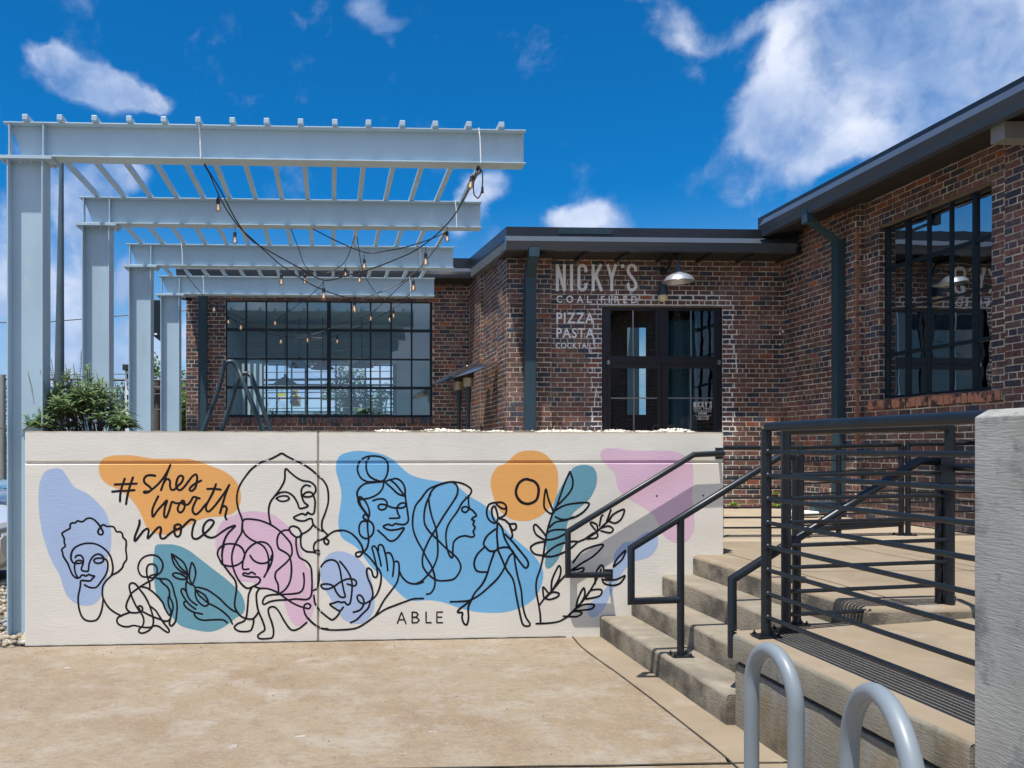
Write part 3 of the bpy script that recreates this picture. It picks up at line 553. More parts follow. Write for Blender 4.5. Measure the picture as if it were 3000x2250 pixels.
strokes('M3', '308 345 260 480 235 600 230 710|440 325 390 470 350 620 328 755|145 440 250 435 370 430 498 425|105 555 220 545 340 540 465 530'
 '|800 298 730 288 660 300 620 350 630 410 690 460 735 510 700 560 640 575 612 568 625 552 700 550 760 510 850 430 940 320 1000 220 1045 125'
 '|1045 125 980 290 930 430 895 530|930 430 970 365 1010 350 1040 390 1040 460 1060 520 1110 520 1170 460 1230 400 1255 330 1220 295 1175 320 1150 380 1140 450 1160 510 1200 530 1260 490 1330 400 1400 310 1460 275 1480 330 1470 410 1450 490 1400 540 1360 530 1370 490 1440 430 1545 375'
 '|850 630 790 750 755 850 755 940 770 960 830 870 910 780 990 700 960 800 945 900 950 960 980 970 1020 880 1050 780 1075 720 1130 740 1210 735 1250 700'
 '|1250 700 1190 760 1165 830 1180 880 1220 890 1265 840 1280 760 1260 705 1225 710 1250 755 1320 765 1370 720 1410 650 1440 640 1520 665|1480 660 1430 760 1405 850 1430 910 1470 920 1540 860 1600 780 1650 730'
 '|1785 435 1730 580 1650 730 1620 810 1640 870 1680 870 1760 790 1860 660 1950 530 2000 445|1645 512 1750 508 1860 522|2000 445 1950 570 1890 760 1850 905|1890 800 1930 790 1960 830 1945 900 1935 960 1955 1005'
 '|545 1020 545 1080 510 1180 470 1290 475 1355 540 1280 610 1190 670 1155 695 1190 680 1310 750 1240 830 1150 880 1130 895 1170 880 1260 900 1310 950 1310 1020 1250 1100 1190 1170 1160 1215 1140'
 '|1160 1085 1115 1110 1110 1180 1120 1250 1160 1285 1205 1250 1220 1160 1210 1100 1160 1085 1110 1120 1150 1165 1230 1140 1300 1070 1370 1010 1410 1010 1450 1030 1420 1110 1400 1200 1400 1280 1440 1320 1500 1310 1580 1250 1660 1180 1720 1110 1750 1050 1720 1015 1660 1020 1600 1080 1575 1160 1580 1220 1620 1270 1700 1300 1780 1280 1880 1210 1990 1140 2095 1105 2050 1160 1990 1220 1940 1300 1905 1400 1890 1500 1880 1600', 6.0, 'black brush lettering reading #shes worth more', 'hand_lettering')
strokes('M4', '88 245 75 290 78 375|238 310 225 270 195 240 150 228 95 232 55 260 42 300 60 345 80 375 140 388 190 375 225 345 238 310|60 345 90 385 130 440 168 490 178 550 168 620 165 670 180 710 210 745 250 762 290 765 315 745 335 715'
 '|217 120 213 150 190 190 160 250 145 310 148 370 165 430 195 490 235 535 265 545 300 530 335 510 348 485 330 465 295 465 255 460 225 450 232 435 265 442 285 430 312 445'
 '|265 408 225 408 222 370 235 310 260 265 300 230 350 213 395 225 425 260 437 310 425 370 400 420 375 465|275 310 300 345 340 365 385 365 420 340 430 310|220 120 240 160 280 195 330 220 370 245 395 285 408 340 405 390 395 430'
 '|217 120 222 70 240 52 290 52 350 62 420 90 480 130 530 180 565 225 575 270 570 310 540 355 490 400 460 430 455 470 475 520 478 575|555 130 515 132 480 160 468 210 480 260 520 285 555 315 570 380 568 460 550 520 520 560 490 580'
 '|605 180 605 240 625 320 680 355 710 400 717 470 717 550 710 600 680 625 600 622 550 628 480 630 420 640 375 660 365 640 385 605 430 592 480 590|657 437 662 490 655 545 630 575 580 585 500 590'
 '|300 530 345 545 400 548 460 570 520 610 570 645 620 670 665 685 695 690 708 670 690 655 665 665 660 700 680 750 730 800 780 830 830 835|345 545 322 580 322 640 335 710 365 780 380 840 350 865 330 885 345 905 400 905 435 895 443 850 430 790 412 740 405 700 420 680 450 680 480 710 520 780 560 835 590 845 630 830 680 790'
 '|290 535 265 590 258 670 248 750 230 780 185 800 163 825 190 850 240 855 280 845 298 800 300 765', 5.2, 'woman in round glasses with her chin on her hands')
strokes('M5', '82 680 85 620 78 580 55 520 40 450 42 380 65 310 110 240 165 175 240 125 320 95 370 70 408 52 450 75 520 110 590 145 650 185 710 240 750 275 780 330 790 400 785 470 760 550 738 610 740 670 785 720'
 '|320 640 305 580 300 510 315 450 350 400 395 340 430 270 438 180 480 210 530 250 580 275 640 285 680 320 685 360 665 395|640 320 600 312 570 345 570 395 590 450 622 480 590 498 552 500 535 455 500 400 450 370 400 372 360 395'
 '|362 420 400 402 450 402 468 425 430 443 390 440 362 420|578 395 610 370 650 372 662 395 630 408 590 405 578 395|668 400 680 440 678 500 668 545 640 548 620 535 605 555 575 545 545 555 505 578 540 600 590 605 630 588 655 590 665 630 700 670 745 688'
 '|665 635 640 670 600 700 572 715 562 760 570 820 610 855 670 862 710 880 722 860 700 845 675 850 670 810 690 775 740 755 790 720 840 690 896 685|570 710 545 665 500 648 470 665 480 700 520 735 550 735 570 710|760 745 755 780 780 798 792 770 765 745', 5.2, 'hooded long-haired woman below the peak, left of the wall joint')
strokes('M6', '160 110 200 70 250 45 320 42 380 65 430 110 470 165 485 220 460 265 430 268 425 240 460 228 500 240 550 285 600 350 640 410 642 490 620 570 590 620 540 660 490 680 450 660 435 620 460 605 490 640 490 690 460 735 402 755'
 '|55 565 85 545 100 490 108 400 125 350 165 310 215 298 260 320 285 380 300 470 320 570 330 620 290 620 255 580 230 530 190 510 140 510 120 520 140 548 190 550 240 525 290 490 350 465 410 470 430 500 410 525 350 508'
 '|285 312 330 365 370 430 390 500 388 590 375 670 350 690 325 665 300 670 270 662 230 675 198 685 240 720 285 742 315 710|290 742 260 790 220 820 180 800 110 740 70 680 58 610'
 '|380 845 430 820 480 770 530 720 550 665 572 600 560 530 530 460 518 400 530 370 560 390 575 440 600 450 612 420 605 360 590 290 575 230 565 190 585 178 610 210 630 280 645 350'
 '|622 215 620 180 640 165 665 190 690 290 702 390|690 240 720 238 745 280 755 340 745 440|755 320 785 310 800 340 800 420 780 500 730 570 670 650 620 740 590 790|800 390 830 450 880 495 950 508 1012 490'
 '|0 800 50 850 110 890 190 908 300 908 420 895 500 855 590 790 680 730 780 690 860 660 930 638 1012 635', 5.2, 'curly-haired tilted face held by a hand right of the wall joint')
strokes('M7', '320 240 260 242 200 240 150 210 125 150 140 90 190 50 260 42 320 55 355 85 362 140 350 195 320 235 270 228 220 200 195 150 195 90 215 55'
 '|330 240 320 290 290 330 240 360 180 375 135 375 122 330 140 290 180 258 240 248 330 240 380 225 430 218 470 245 492 290 495 350 505 420 515 490 518 545 490 572 440 570 420 565 395 580 360 572 325 590 370 615 430 612 485 600 460 645 420 690 375 700 330 660 283 618'
 '|340 245 390 290 440 335 490 352|380 228 420 260 460 310 485 345|245 388 290 375 335 380 355 410 345 445 310 460 285 440 300 418 340 420 390 440 430 445 480 442 500 420 485 405 450 415 430 450 440 490 450 520 375 525'
 '|135 365 150 420 190 480 215 510 215 460 190 400 150 360 130 375 140 420 200 500|205 545 170 520 180 495 205 510 205 545 160 550 138 590 145 650 180 680 215 675 245 640 250 590 230 555 205 550 205 620 212 690 200 750 175 785', 5.2, 'smiling woman with a bun and hoop earring')
strokes('M8', '0 780 40 815 90 825 140 805 190 755 235 690 262 610 262 510 250 410 220 320 200 230 200 160 240 100 300 70 370 58 410 90 410 150 370 220 310 310 250 410 200 490 160 580 148 640 155 700 200 760 260 798 330 800 390 785 430 730 435 680 400 620 330 560 260 490 200 430 165 370 162 290 180 210 210 150'
 '|385 55 330 60 250 85 190 115 140 180 95 240 75 330 80 420 110 500 150 570 180 630 220 700 242 780 238 850 210 895 180 903'
 '|370 55 440 65 500 95 518 125 500 160 450 210 410 280 360 350 335 400 325 470 335 560 355 615 375 625 378 560 385 510 420 475 470 463 520 472 540 460 532 430 545 400 530 375 540 350 520 340 530 325 555 310 530 275 500 245 495 160|500 262 480 243 450 250 448 275 475 285 500 262', 5.2, 'long-haired woman in profile facing right')
strokes('M9', '0 750 60 748 130 740 200 700 270 640 320 590 360 530 400 440 430 420|300 75 260 90 245 140 260 190 300 215 320 190 318 150 300 100 280 120 285 170 300 200'
 '|305 75 350 75 378 100 375 150 345 175 320 180 370 195 400 220 440 220 445 250 420 262 400 225 415 270 420 305 405 320|310 85 340 110 370 118 378 100'
 '|325 215 350 250 365 310 390 360 430 420 480 490 510 520 528 500 520 465 470 400 420 340 370 290|318 220 315 300 318 390 270 405 235 375 225 350 250 300 305 255|230 378 180 430 160 490 180 540 245 548'
 '|300 405 270 490 245 570 215 630 165 690 140 740 120 790 122 860 110 905 90 895 78 860 80 825 50 822 60 800 140 740|318 390 360 380 400 385 430 420 438 480 455 570 480 670 490 770 510 850 540 900 525 915 490 900 465 800 445 700 425 600 380 530 345 450 318 390|330 385 365 378 400 385 425 415', 5.6, 'small striding dancer with long legs')
strokes('L3', '541 452 585 465 612 500 612 550 595 590 550 610 505 600 475 565 468 525 485 480 515 455 545 450', 7.5, 'black ring on the round orange patch')
strokes('M10', '60 908 130 905 190 895 240 868|85 905 82 850 72 790 60 720 62 660 85 590 100 520 110 450 125 370 150 290 175 240 200 170 225 100 252 42|252 42 268 90 262 140 225 190 180 235|160 275 130 200 115 142 105 200 108 250 140 280 160 275'
 '|165 265 220 235 290 222 360 222 330 270 270 305 210 315 170 300|135 360 170 330 230 318 270 300|110 400 60 345 45 360 60 400 105 430|110 405 140 380 190 372 245 378 200 410 150 428 115 430|115 440 60 450 28 475 50 510 100 520|100 525 150 480 210 450 290 440 260 475 200 510 150 525 100 525'
 '|290 445 350 420 405 385 440 350 475 320|475 320 500 285 560 258 545 310 510 335 475 325|425 365 470 352 498 370 480 390 430 380|405 385 370 340 375 330 405 345 410 380|420 350 430 300 440 290|345 420 390 390 410 400 400 420 350 425|460 330 485 260'
 '|80 800 110 760 150 720 200 660 240 620 280 590|145 725 150 660 175 600 190 578 200 600 190 650 150 720|110 765 140 770 180 755 188 735 150 730 115 760|130 735 100 700 100 740 105 765|270 560 330 490 440 458 390 520 310 570 270 605 325 590 325 610 275 625'
 '|240 868 290 815 340 760 390 680 430 600|285 825 300 760 330 705 335 750 300 810|340 765 370 720 430 715 420 750 345 768|275 830 330 800 388 800 370 825 280 835|235 870 270 840 320 845 290 868 215 865|395 680 400 620 430 575 445 600 430 640|435 655 470 660 520 655 565 635 540 675 500 690 450 680 435 655|500 580 520 540 567 492 550 540 500 585', 5.4, 'leafy stems rising beside the handrail')
strokes('L2', '1248 1385 1275 1312 1303 1385|1258 1362 1294 1362|1344 1382 1344 1312 1370 1314 1383 1328 1370 1344 1346 1346 1375 1348 1390 1364 1375 1380 1346 1382|1434 1312 1434 1381 1466 1381|1540 1312 1504 1312 1504 1381 1540 1381|1504 1345 1534 1345', 4.0, 'small black capitals reading ABLE', 'hand_lettering', smooth=False)
# ============================================================ BRICK BUILDING
bd = empty('brick_building', (4.5, 12, .76), 'dark red-brown brick restaurant with black metal roof edges and steel-framed windows', 'building')
MOD, CO, JT = .208, .0739, .0125          # brick module, course height, joint
BR = []                                   # every brick: (distance, origin, u, n, u0, u1, z0, z1, rnd)
mort = MB()
rb = random.Random(3)
def brick_face(o, u, n, L, z0, z1, holes=(), seed=0, phase=0.0):
    """o: corner (x,y), u: direction along wall, n: outward normal, brick faces 9 mm proud of the mortar"""
    o = Vector((o[0], o[1], 0)); u = Vector((*u, 0)).normalized(); n = Vector((*n, 0)).normalized()
    us = sorted({0, L, *[max(0, min(L, h[0])) for h in holes], *[max(0, min(L, h[1])) for h in holes]})
    zs_ = sorted({z0, z1, *[max(z0, min(z1, h[2])) for h in holes], *[max(z0, min(z1, h[3])) for h in holes]})
    for a, c in zip(us, us[1:]):
        for p, q in zip(zs_, zs_[1:]):
            if any(h[0] < (a+c)/2 < h[1] and h[2] < (p+q)/2 < h[3] for h in holes): continue
            m = -n*.0022; mort.quad(*(Vector((0, 0, z))+o+u*t+m for t, z in ((a, p), (c, p), (c, q), (a, q))))
    r = random.Random(seed+100); k0 = int(math.floor(z0/CO)); k1 = int(math.ceil(z1/CO))
    for k in range(k0, k1):
        za, zb = max(k*CO+JT/2, z0), min((k+1)*CO-JT/2, z1)
        if zb-za < .015: continue
        header = (k % 6 == 2); mod = MOD/2 if header else MOD
        off = (MOD/4 if header else (MOD/2 if k % 2 else 0))+phase
        segs = [(0, L)]
        for h in holes:
            if h[2] < (za+zb)/2 < h[3]:
                ns = []
                for a, c in segs:
                    if h[1] <= a or h[0] >= c: ns.append((a, c)); continue
                    if h[0] > a: ns.append((a, h[0]))
                    if h[1] < c: ns.append((h[1], c))
                segs = ns
        x = -mod-(off % mod)
        while x < L+mod:
            jit = r.uniform(-.006, .006)
            for a, c in segs:
                ba, bb = max(x+JT/2, a+(JT/4 if x < a else 0)), min(x+mod-JT/2, c-(JT/4 if x+mod > c else 0))
                if bb-ba > .02:
                    rn = r.random()*.95 if r.random() > .018 else .985+.015*r.random()
                    if header: rn = rn*.55
                    mid = o+u*((ba+bb)/2)+Vector((0,0,(za+zb)/2)); d = (mid-O).length
                    BR.append((d, o, u, n, ba, bb, za, zb, rn))
            x += mod
BX0 = WY(1485, 1310, 11.95).x     # outer corner of the entrance bay
BXP = WY(1613, 1310, YB).x        # where the corner pier ends
BXR = WY(2297, 1310, YB).x        # inner corner with the right wing
print('building x', BX0, BXP, BXR)
ZB = .74
def ux(px, Y, x0): return WY(px, 1310, Y).x-x0
# entrance wall
du0, du1 = ux(1763.5, YB, BXP), ux(2116, YB, BXP); dz1 = WY(1900, 897, YB).z
brick_face((BXP, YB), (1, 0), (0, -1), BXR-BXP, ZB, 4.6, [(du0, du1, ZB-1, dz1)], 1)
# corner pier and its return
brick_face((BX0, 11.95), (1, 0), (0, -1), BXP-BX0, ZB, 4.62, (), 2, .06)
brick_face((BXP, 11.95), (0, 1), (1, 0), .05, ZB, 4.6, (), 3)
# left side of the entrance bay (faces -X): pier, recess, pier
YLW = 15.2
ZS = 4.95
brick_face((BX0, 12.62), (0, -1), (-1, 0), 12.62-11.95, ZB, 4.78, (), 4)
brick_face((BX0+.05, 14.1), (0, -1), (-1, 0), 14.1-12.62, ZB, 4.9, (), 5)
brick_face((BX0, 14.1), (1, 0), (0, -1), .05, ZB, 4.9, (), 6)
brick_face((BX0, YLW), (0, -1), (-1, 0), YLW-14.1, ZB, 5.0, (), 7)
# left wing front
LX0 = WY(545, 1310, YLW).x; LL = BX0-LX0
lw0, lw1 = ux(661, YLW, LX0), ux(1267, YLW, LX0); lz1, lz0 = WY(900, 879, YLW).z, WY(900, 1219, YLW).z
SILLH = .2
brick_face((LX0, YLW), (1, 0), (0, -1), LL, ZB, 4.9, [(lw0, lw1, lz0-.10, lz1)], 8)
brick_face((LX0, YLW+9), (0, -1), (-1, 0), 9, ZB, 4.9, (), 9)
# right wing (faces -X), plane X=BXR: far pier, recessed bay with the big window, near pier
XR = BXR; XB = BXR+.10; XG = XB+.11
yp0 = WX(2430, 1310, XR-.02).y; yp1 = WX(2508, 1310, XR-.02).y; yj = WX(2575, 1310, XB).y; yn = WX(2905, 1310, XB).y; yq = WX(2943, 1310, XR-.02).y
wz1 = WX(2600, 664, XG).z; wz0 = WX(2609, 1166, XG).z
print('right wing', yp0, yp1, yj, yn, yq, wz0, wz1)
ZR = 4.95
brick_face((XR, YB), (0, -1), (-1, 0), YB-yp0, ZB, ZR, (), 10)
brick_face((XR-.02, yp0), (0, -1), (-1, 0), yp0-yp1, ZB, ZR, (), 11, .03)
brick_face((XR-.02, yp1), (1, 0), (0, -1), XB-XR+.02, ZB, ZR, (), 12, .05)
YN2 = 2.0
brick_face((XB, yp1), (0, -1), (-1, 0), yp1-yq, ZB, ZR, [(yp1-yj, yp1-yn, wz0-.10, wz1)], 13)
brick_face((XB, yj), (1, 0), (0, -1), XG-XB, wz0-.05, wz1, (), 14, .04)
brick_face((XG, yn), (-1, 0), (0, 1), XG-XB, wz0-.05, wz1, (), 15, .04)
brick_face((XR-.02, yq), (0, -1), (-1, 0), yq-YN2, ZB, ZR, (), 16, .11)
mort.build('mortar', M['mortar'], bd)
# window heads (painted angle) and reveal returns of the other openings
b = MB()
lm = mat('rusty_lintel', (.16,.12,.08), .8, var=.3, vscale=6)
for p_, q_ in (((BXP+du0, YB, dz1-.012), (BXP+du1, YB+.15, dz1+.012)), ((LX0+lw0, YLW, lz1-.01), (LX0+lw1, YLW+.15, lz1+.014)), ((XB, yn, wz1-.012), (XG+.05, yj, wz1+.012))):
    b = MB(); b.box(p_, q_); b.build('lintel', lm, bd)
# thick white pointing smeared over the joints round the door opening
b = MB(); rw = random.Random(17); hx0, hx1 = BXP+du0, BXP+du1
def smear(x0, x1, z0, z1):
    n = max(3, int(max(x1-x0, z1-z0)/.035)); hz = x1-x0 > z1-z0; e = [rw.uniform(.55, 1.35) for _ in range(n+1)]; f = [rw.uniform(.55, 1.35) for _ in range(n+1)]; y = YB-.0024-rw.random()*.0006
    for i in range(n):
        if hz:
            a, c = x0+(x1-x0)*i/n, x0+(x1-x0)*(i+1)/n; m = (z0+z1)/2; h = (z1-z0)/2; b.quad((a,y,m-h*e[i]), (c,y,m-h*e[i+1]), (c,y,m+h*f[i+1]), (a,y,m+h*f[i]))
        else:
            a, c = z0+(z1-z0)*i/n, z0+(z1-z0)*(i+1)/n; m = (x0+x1)/2; h = (x1-x0)/2; b.quad((m-h*e[i],y-.0003,a), (m+h*f[i],y-.0003,a), (m+h*f[i+1],y-.0003,c), (m-h*e[i+1],y-.0003,c))
for k in range(int(1.9/CO), int((dz1+.26)/CO)+1):
    z = k*CO; reach = .20+.05*rw.uniform(-1, 1); t_ = .0095
    if z < dz1:
        if not 2.55 < z < 2.85 or rw.random() < .5: smear(hx1+.002, hx1+reach, z-t_, z+t_)
        if rw.random() < .8: smear(hx0-reach*.85, hx0-.002, z-t_, z+t_)
        if rw.random() < .75: xx = hx1+reach-rw.uniform(0, .05); smear(xx-.010, xx+.010, z, z+CO)
        if rw.random() < .55: xx = hx0-reach*.85+rw.uniform(0, .05); smear(xx-.010, xx+.010, z, z+CO)
    elif z < dz1+.24:
        d_ = (z-dz1)/.24; a_, c_ = hx0-.22+.9*d_*rw.uniform(.3,.8), hx1+.20-.22*d_; smear(a_, c_, z-t_, z+t_); xx = a_+(MOD if k % 2 else MOD/2)
        while xx < c_: smear(xx-.009, xx+.009, z, z+CO*.98); xx += MOD*rw.uniform(.95, 1.05)
for px_c, py0, py1, n_, w_ in ((1717, 1083, 1100, 1, .010), (2290, 955, 1010, 4, .016)):
    for j_ in range(n_):
        c_ = WY(px_c+rw.uniform(-9, 7)*(n_ > 1), rw.uniform(py0, py1), YB-.0028); rr_ = w_*rw.uniform(.5, 1.1); b.poly([(c_.x+rr_*math.cos(q*math.pi/5)*rw.uniform(.5, 1.1)*(.6 if n_ == 1 else 1), c_.y-.0001*j_, c_.z+rr_*1.6*math.sin(q*math.pi/5)*rw.uniform(.6, 1.1)) for q in range(10)])
b.build('white_pointing', mat('white_pointing', (.80,.78,.74), .85, var=.1, vscale=12, bump=.5, bscale=60), bd, kind='stuff')
# the 300 bricks that show largest are objects of their own, the rest one joined part
def view_px(t):
    mid = t[1]+t[2]*((t[4]+t[5])/2)+Vector((0,0,(t[6]+t[7])/2)); d = mid-O; zc = d.x*ST+d.y*CT
    if zc < .5: return None
    px = CX+F*(d.x*CT-d.y*ST)/zc; py = CY-F*d.z/zc
    return px, py, zc
def vis_key(t):
    v = view_px(t)
    if v is None: return 0
    px, py, zc = v
    if not (0 < px < 2995 and 380 < py < 1560): return 0
    if py > 1215+(2850-px)*.04 and px > 2230: return 0.0
    if px > 2850 and py > 1170: return 0
    if py > 1255 and px < 2120: return 0
    lat = abs((t[2].x*CT-t[2].y*ST)-(px-CX)/F*(t[2].x*ST+t[2].y*CT))
    return (t[5]-t[4])*lat*(t[7]-t[6])/zc**2
BR.sort(key=vis_key, reverse=True)
def brick_pts(t, r):
    d, o, u, n, a, c, z0, z1, rn = t
    j = lambda k=.0026: r.uniform(-k, k)
    f = [o+u*(a+j())+n*j(.0008)+Vector((0,0,z0+j())), o+u*(c+j())+n*j(.0008)+Vector((0,0,z0+j())), o+u*(c+j())+n*j(.0008)+Vector((0,0,z1+j())), o+u*(a+j())+n*j(.0008)+Vector((0,0,z1+j()))]
    ch = .0035; cz = (z0+z1)/2
    mid = o+u*((a+c)/2)+Vector((0,0,cz))
    rim = [p-n*ch for p in f]
    inn = [p+(mid-p).normalized()*0+(-u*ch if (p-mid).dot(u) > 0 else u*ch)+Vector((0,0,-ch if p.z > cz else ch)) for p in f]
    back = [p-n*.012 for p in f]
    return inn, rim, back
def brick_mesh(mb, t, r):
    inn, rim, back = brick_pts(t, r); rim = [p+(t[3]*.0022) for p in rim]; k = len(mb.v); mb.v += [tuple(p) for p in inn+rim+back]; mb.cr = t[8]
    mb.face((k, k+1, k+2, k+3))
    for i in range(4): j = (i+1) % 4; mb.face((k+4+i, k+4+j, k+j, k+i)); mb.face((k+8+i, k+8+j, k+4+j, k+4+i))
# shared meshes for single bricks: unit stretcher in local space (x along, y out, z up)
def unit_brick(seed, L_, H_):
    r = random.Random(seed); mb = MB(); t = (0, Vector(), Vector((1,0,0)), Vector((0,-1,0)), -L_/2, L_/2, -H_/2, H_/2, 0)
    brick_mesh(mb, t, r); return mb.mesh('brick', M['brick'])
cache = {}
cnt = 0
rest = []
for t in BR:
    if cnt < 300 and vis_key(t) > 0:
        L_ = round((t[5]-t[4])/.004)*.004; H_ = round((t[7]-t[6])/.002)*.002; key = (L_, H_, cnt % 3)
        if key not in cache: cache[key] = unit_brick(len(cache), L_, H_)
        o = bpy.data.objects.new('brick', cache[key]); C.objects.link(o); o.parent = bd; o.matrix_parent_inverse = Matrix.Translation(-bd.location)
        mid = t[1]+t[2]*((t[4]+t[5])/2)+Vector((0,0,(t[6]+t[7])/2))+t[3]*rb.uniform(-.001, .0015)
        u = t[2]; n = t[3]
        if u.cross(Vector((0,0,1))).dot(n) < 0: u = -u
        o.matrix_basis = Matrix(((u.x, -n.x, 0, mid.x), (u.y, -n.y, 0, mid.y), (0, 0, 1, mid.z), (0,0,0,1)))
        o['rnd'] = float(t[8]); cnt += 1
    else: rest.append(t)
mb = MB(); r = random.Random(5)
for t in rest: brick_mesh(mb, t, r)
mb.cr = 0; mb.build('brickwork', M['brick'], bd, kind='stuff')
print('bricks', cnt, len(rest))
# sloping header sills under the two windows, and flaking paint on the right one
def sill(o, u, n, L, zt_, m, cols, name='sill_brick', h=.125, w=.085):
    o = Vector((o[0], o[1], 0)); u = Vector((*u, 0)); n = Vector((*n, 0)); k = int(L/w); w = L/k; r = random.Random(9)
    for i in range(k):
        a, c = i*w+.005, (i+1)*w-.005; out = .035+r.uniform(-.004, .004); dz = r.uniform(-.004, .004)
        b = MB()
        q = lambda t, d, z: o+u*t+n*d+Vector((0,0,z+dz))
        b.hexa([q(a, -.10, zt_-h), q(c, -.10, zt_-h), q(c, out, zt_-h-.012), q(a, out, zt_-h-.012), q(a, -.10, zt_), q(c, -.10, zt_), q(c, out, zt_-.028), q(a, out, zt_-.028)])
        ob = b.build(name, m, bd, bevel=.004); ob['rnd'] = cols(r)
    b = MB(); b.hexa([o-n*.1+Vector((0,0,zt_-h)), o+u*L-n*.1+Vector((0,0,zt_-h)), o+u*L+n*.022+Vector((0,0,zt_-h-.005)), o+n*.022+Vector((0,0,zt_-h-.005)), o-n*.1+Vector((0,0,zt_-.012)), o+u*L-n*.1+Vector((0,0,zt_-.012)), o+u*L+n*.022+Vector((0,0,zt_-.034)), o+n*.022+Vector((0,0,zt_-.034))])
    b.build('sill_mortar', M['mortar'], bd)
sill((LX0+lw0, YLW), (1, 0), (0, -1), lw1-lw0, lz0, M['brick'], lambda r: r.random()*.8)
M['flaky'] = mat('flaking_salmon_paint_on_brick', (.06,.045,.045), .8, var=.3, vscale=20, bump=.8, bscale=60, stains=[((.50,.22,.13), 6.5, .42, .48, .95, (1,1,.7)), ((.12,.10,.02), 9, .62, .7, .5, (1,1,1))])
sill((XB, yp1-.10), (0, -1), (-1, 0), (yp1-.10)-(yn-.15), wz0+.0, M['flaky'], lambda r: 0.0)
# rusty salmon streak running down the pier edge beside the right wing's downpipe
b = MB(); rs = random.Random(4)
z = 4.55
while z > 1.75:
    w_ = .012+.016*abs(noise.noise(Vector((1, 0, z*3)))); h_ = rs.uniform(.03, .07)
    if rs.random() < .85:
        b.poly([(XR-.0215, yp1+.006, z), (XR-.0215, yp1+.006+w_*2.6*rs.random()+.004, z-.01), (XR-.0215, yp1+.006+w_*2*rs.random()+.004, z-h_), (XR-.0215, yp1+.006, z-h_)])
        b.poly([(XR-.018, yp1-.0022, z), (XR+.0+w_*1.5, yp1-.0022, z-.008), (XR+w_*1.9, yp1-.0022, z-h_), (XR-.018, yp1-.0022, z-h_)])
    z -= h_
b.build('rust_streak', mat('salmon_streak', (.34,.16,.10), .85, var=.3, vscale=14, bump=.8, bscale=70), bd)
# ------------------------------------------------------------ steel windows (frame > pane)
def steel_window(o, u, n, us, zs_, thick, depth, gm, label, wide=(), rowrail=()):
    """o=(x,y) origin; us: mullion positions along u; zs_: glazing bar heights"""
    o = Vector((o[0], o[1], 0)); u = Vector((*u, 0)).normalized(); n = Vector((*n, 0)).normalized()
    def bar(b, a, c, z0, z1, d0, d1):
        q = lambda t, d, z: o+u*t+n*d+Vector((0,0,z))
        b.hexa([q(a,d0,z0), q(c,d0,z0), q(c,d1,z0), q(a,d1,z0), q(a,d0,z1), q(c,d0,z1), q(c,d1,z1), q(a,d1,z1)])
    b = MB(); h = thick/2
    a0, a1, z0, z1 = us[0], us[-1], zs_[0], zs_[-1]
    bar(b, a0-.02, a0+h*1.6, z0, z1, -.03, depth); bar(b, a1-h*1.6, a1+.02, z0, z1, -.03, depth)
    bar(b, a0, a1, z1-h*1.8, z1+.01, -.03, depth+.001); bar(b, a0, a1, z0-.01, z0+h*1.8, -.03, depth+.001)
    wf = b.build('window', M['steel_win'], bd, bevel=.002, label=label)
    for i, x in enumerate(us[1:-1], 1):
        b = MB(); k = h*((2.6 if len(us) > 8 else 1.6) if i in wide else 1); bar(b, x-k, x+k, z0, z1, -.02, depth*(.96 if i in wide else .7)); b.build('mullion', M['steel_win'], wf)
    for i, z in enumerate(zs_[1:-1], 1):
        b = MB(); k = h*(1.7 if i in rowrail else 1); bar(b, a0, a1, z-k, z+k, -.018, depth*(.8 if i in rowrail else .62)); b.build('glazing_bar', M['steel_win'], wf)
    r = random.Random(len(us)*7+int(a1*10))
    for x0, x1 in zip(us, us[1:]):
        for za, zb in zip(zs_, zs_[1:]):
            b = MB(); t1, t2, t3 = (r.uniform(-.0006, .0006) for _ in range(3)); q = lambda t, d, z: o+u*t+n*d+Vector((0,0,z))
            b.quad(q(x0, t1, za), q(x1, t2, za), q(x1, t3, zb), q(x0, t1+t3-t2, zb)); b.build('pane', gm, wf)
    return wf
yg = YLW+.09
usL = [ux(500+x/2.458, yg, LX0) for x in (398,545,690,838,985,1140,1300,1440,1587,1735,1875)]
zL = [WY(900, 800+y/2.458, yg).z for y in (1032,826,620,412,200)]
steel_window((LX0, yg), (1, 0), (0, -1), usL, zL, .030, .045, M['glass'], 'wide steel-framed window of the left wing, ten panes by four', wide=(5,), rowrail=(3,1))
yr = [WX(px, 1310, XG).y for px in (2602, 2662, 2723, 2789, 2860)]+[yn-.15, yn-.5]
usR = [yj-y for y in yr]; zR = [wz0+(wz1-wz0)*k/4 for k in range(5)]
steel_window((XG, yj), (0, -1), (-1, 0), usR, zR, .026, .030, M['glass_r'], 'tall steel-framed window of the right wing reflecting the entrance wall', wide=(1,4), rowrail=(3,1))
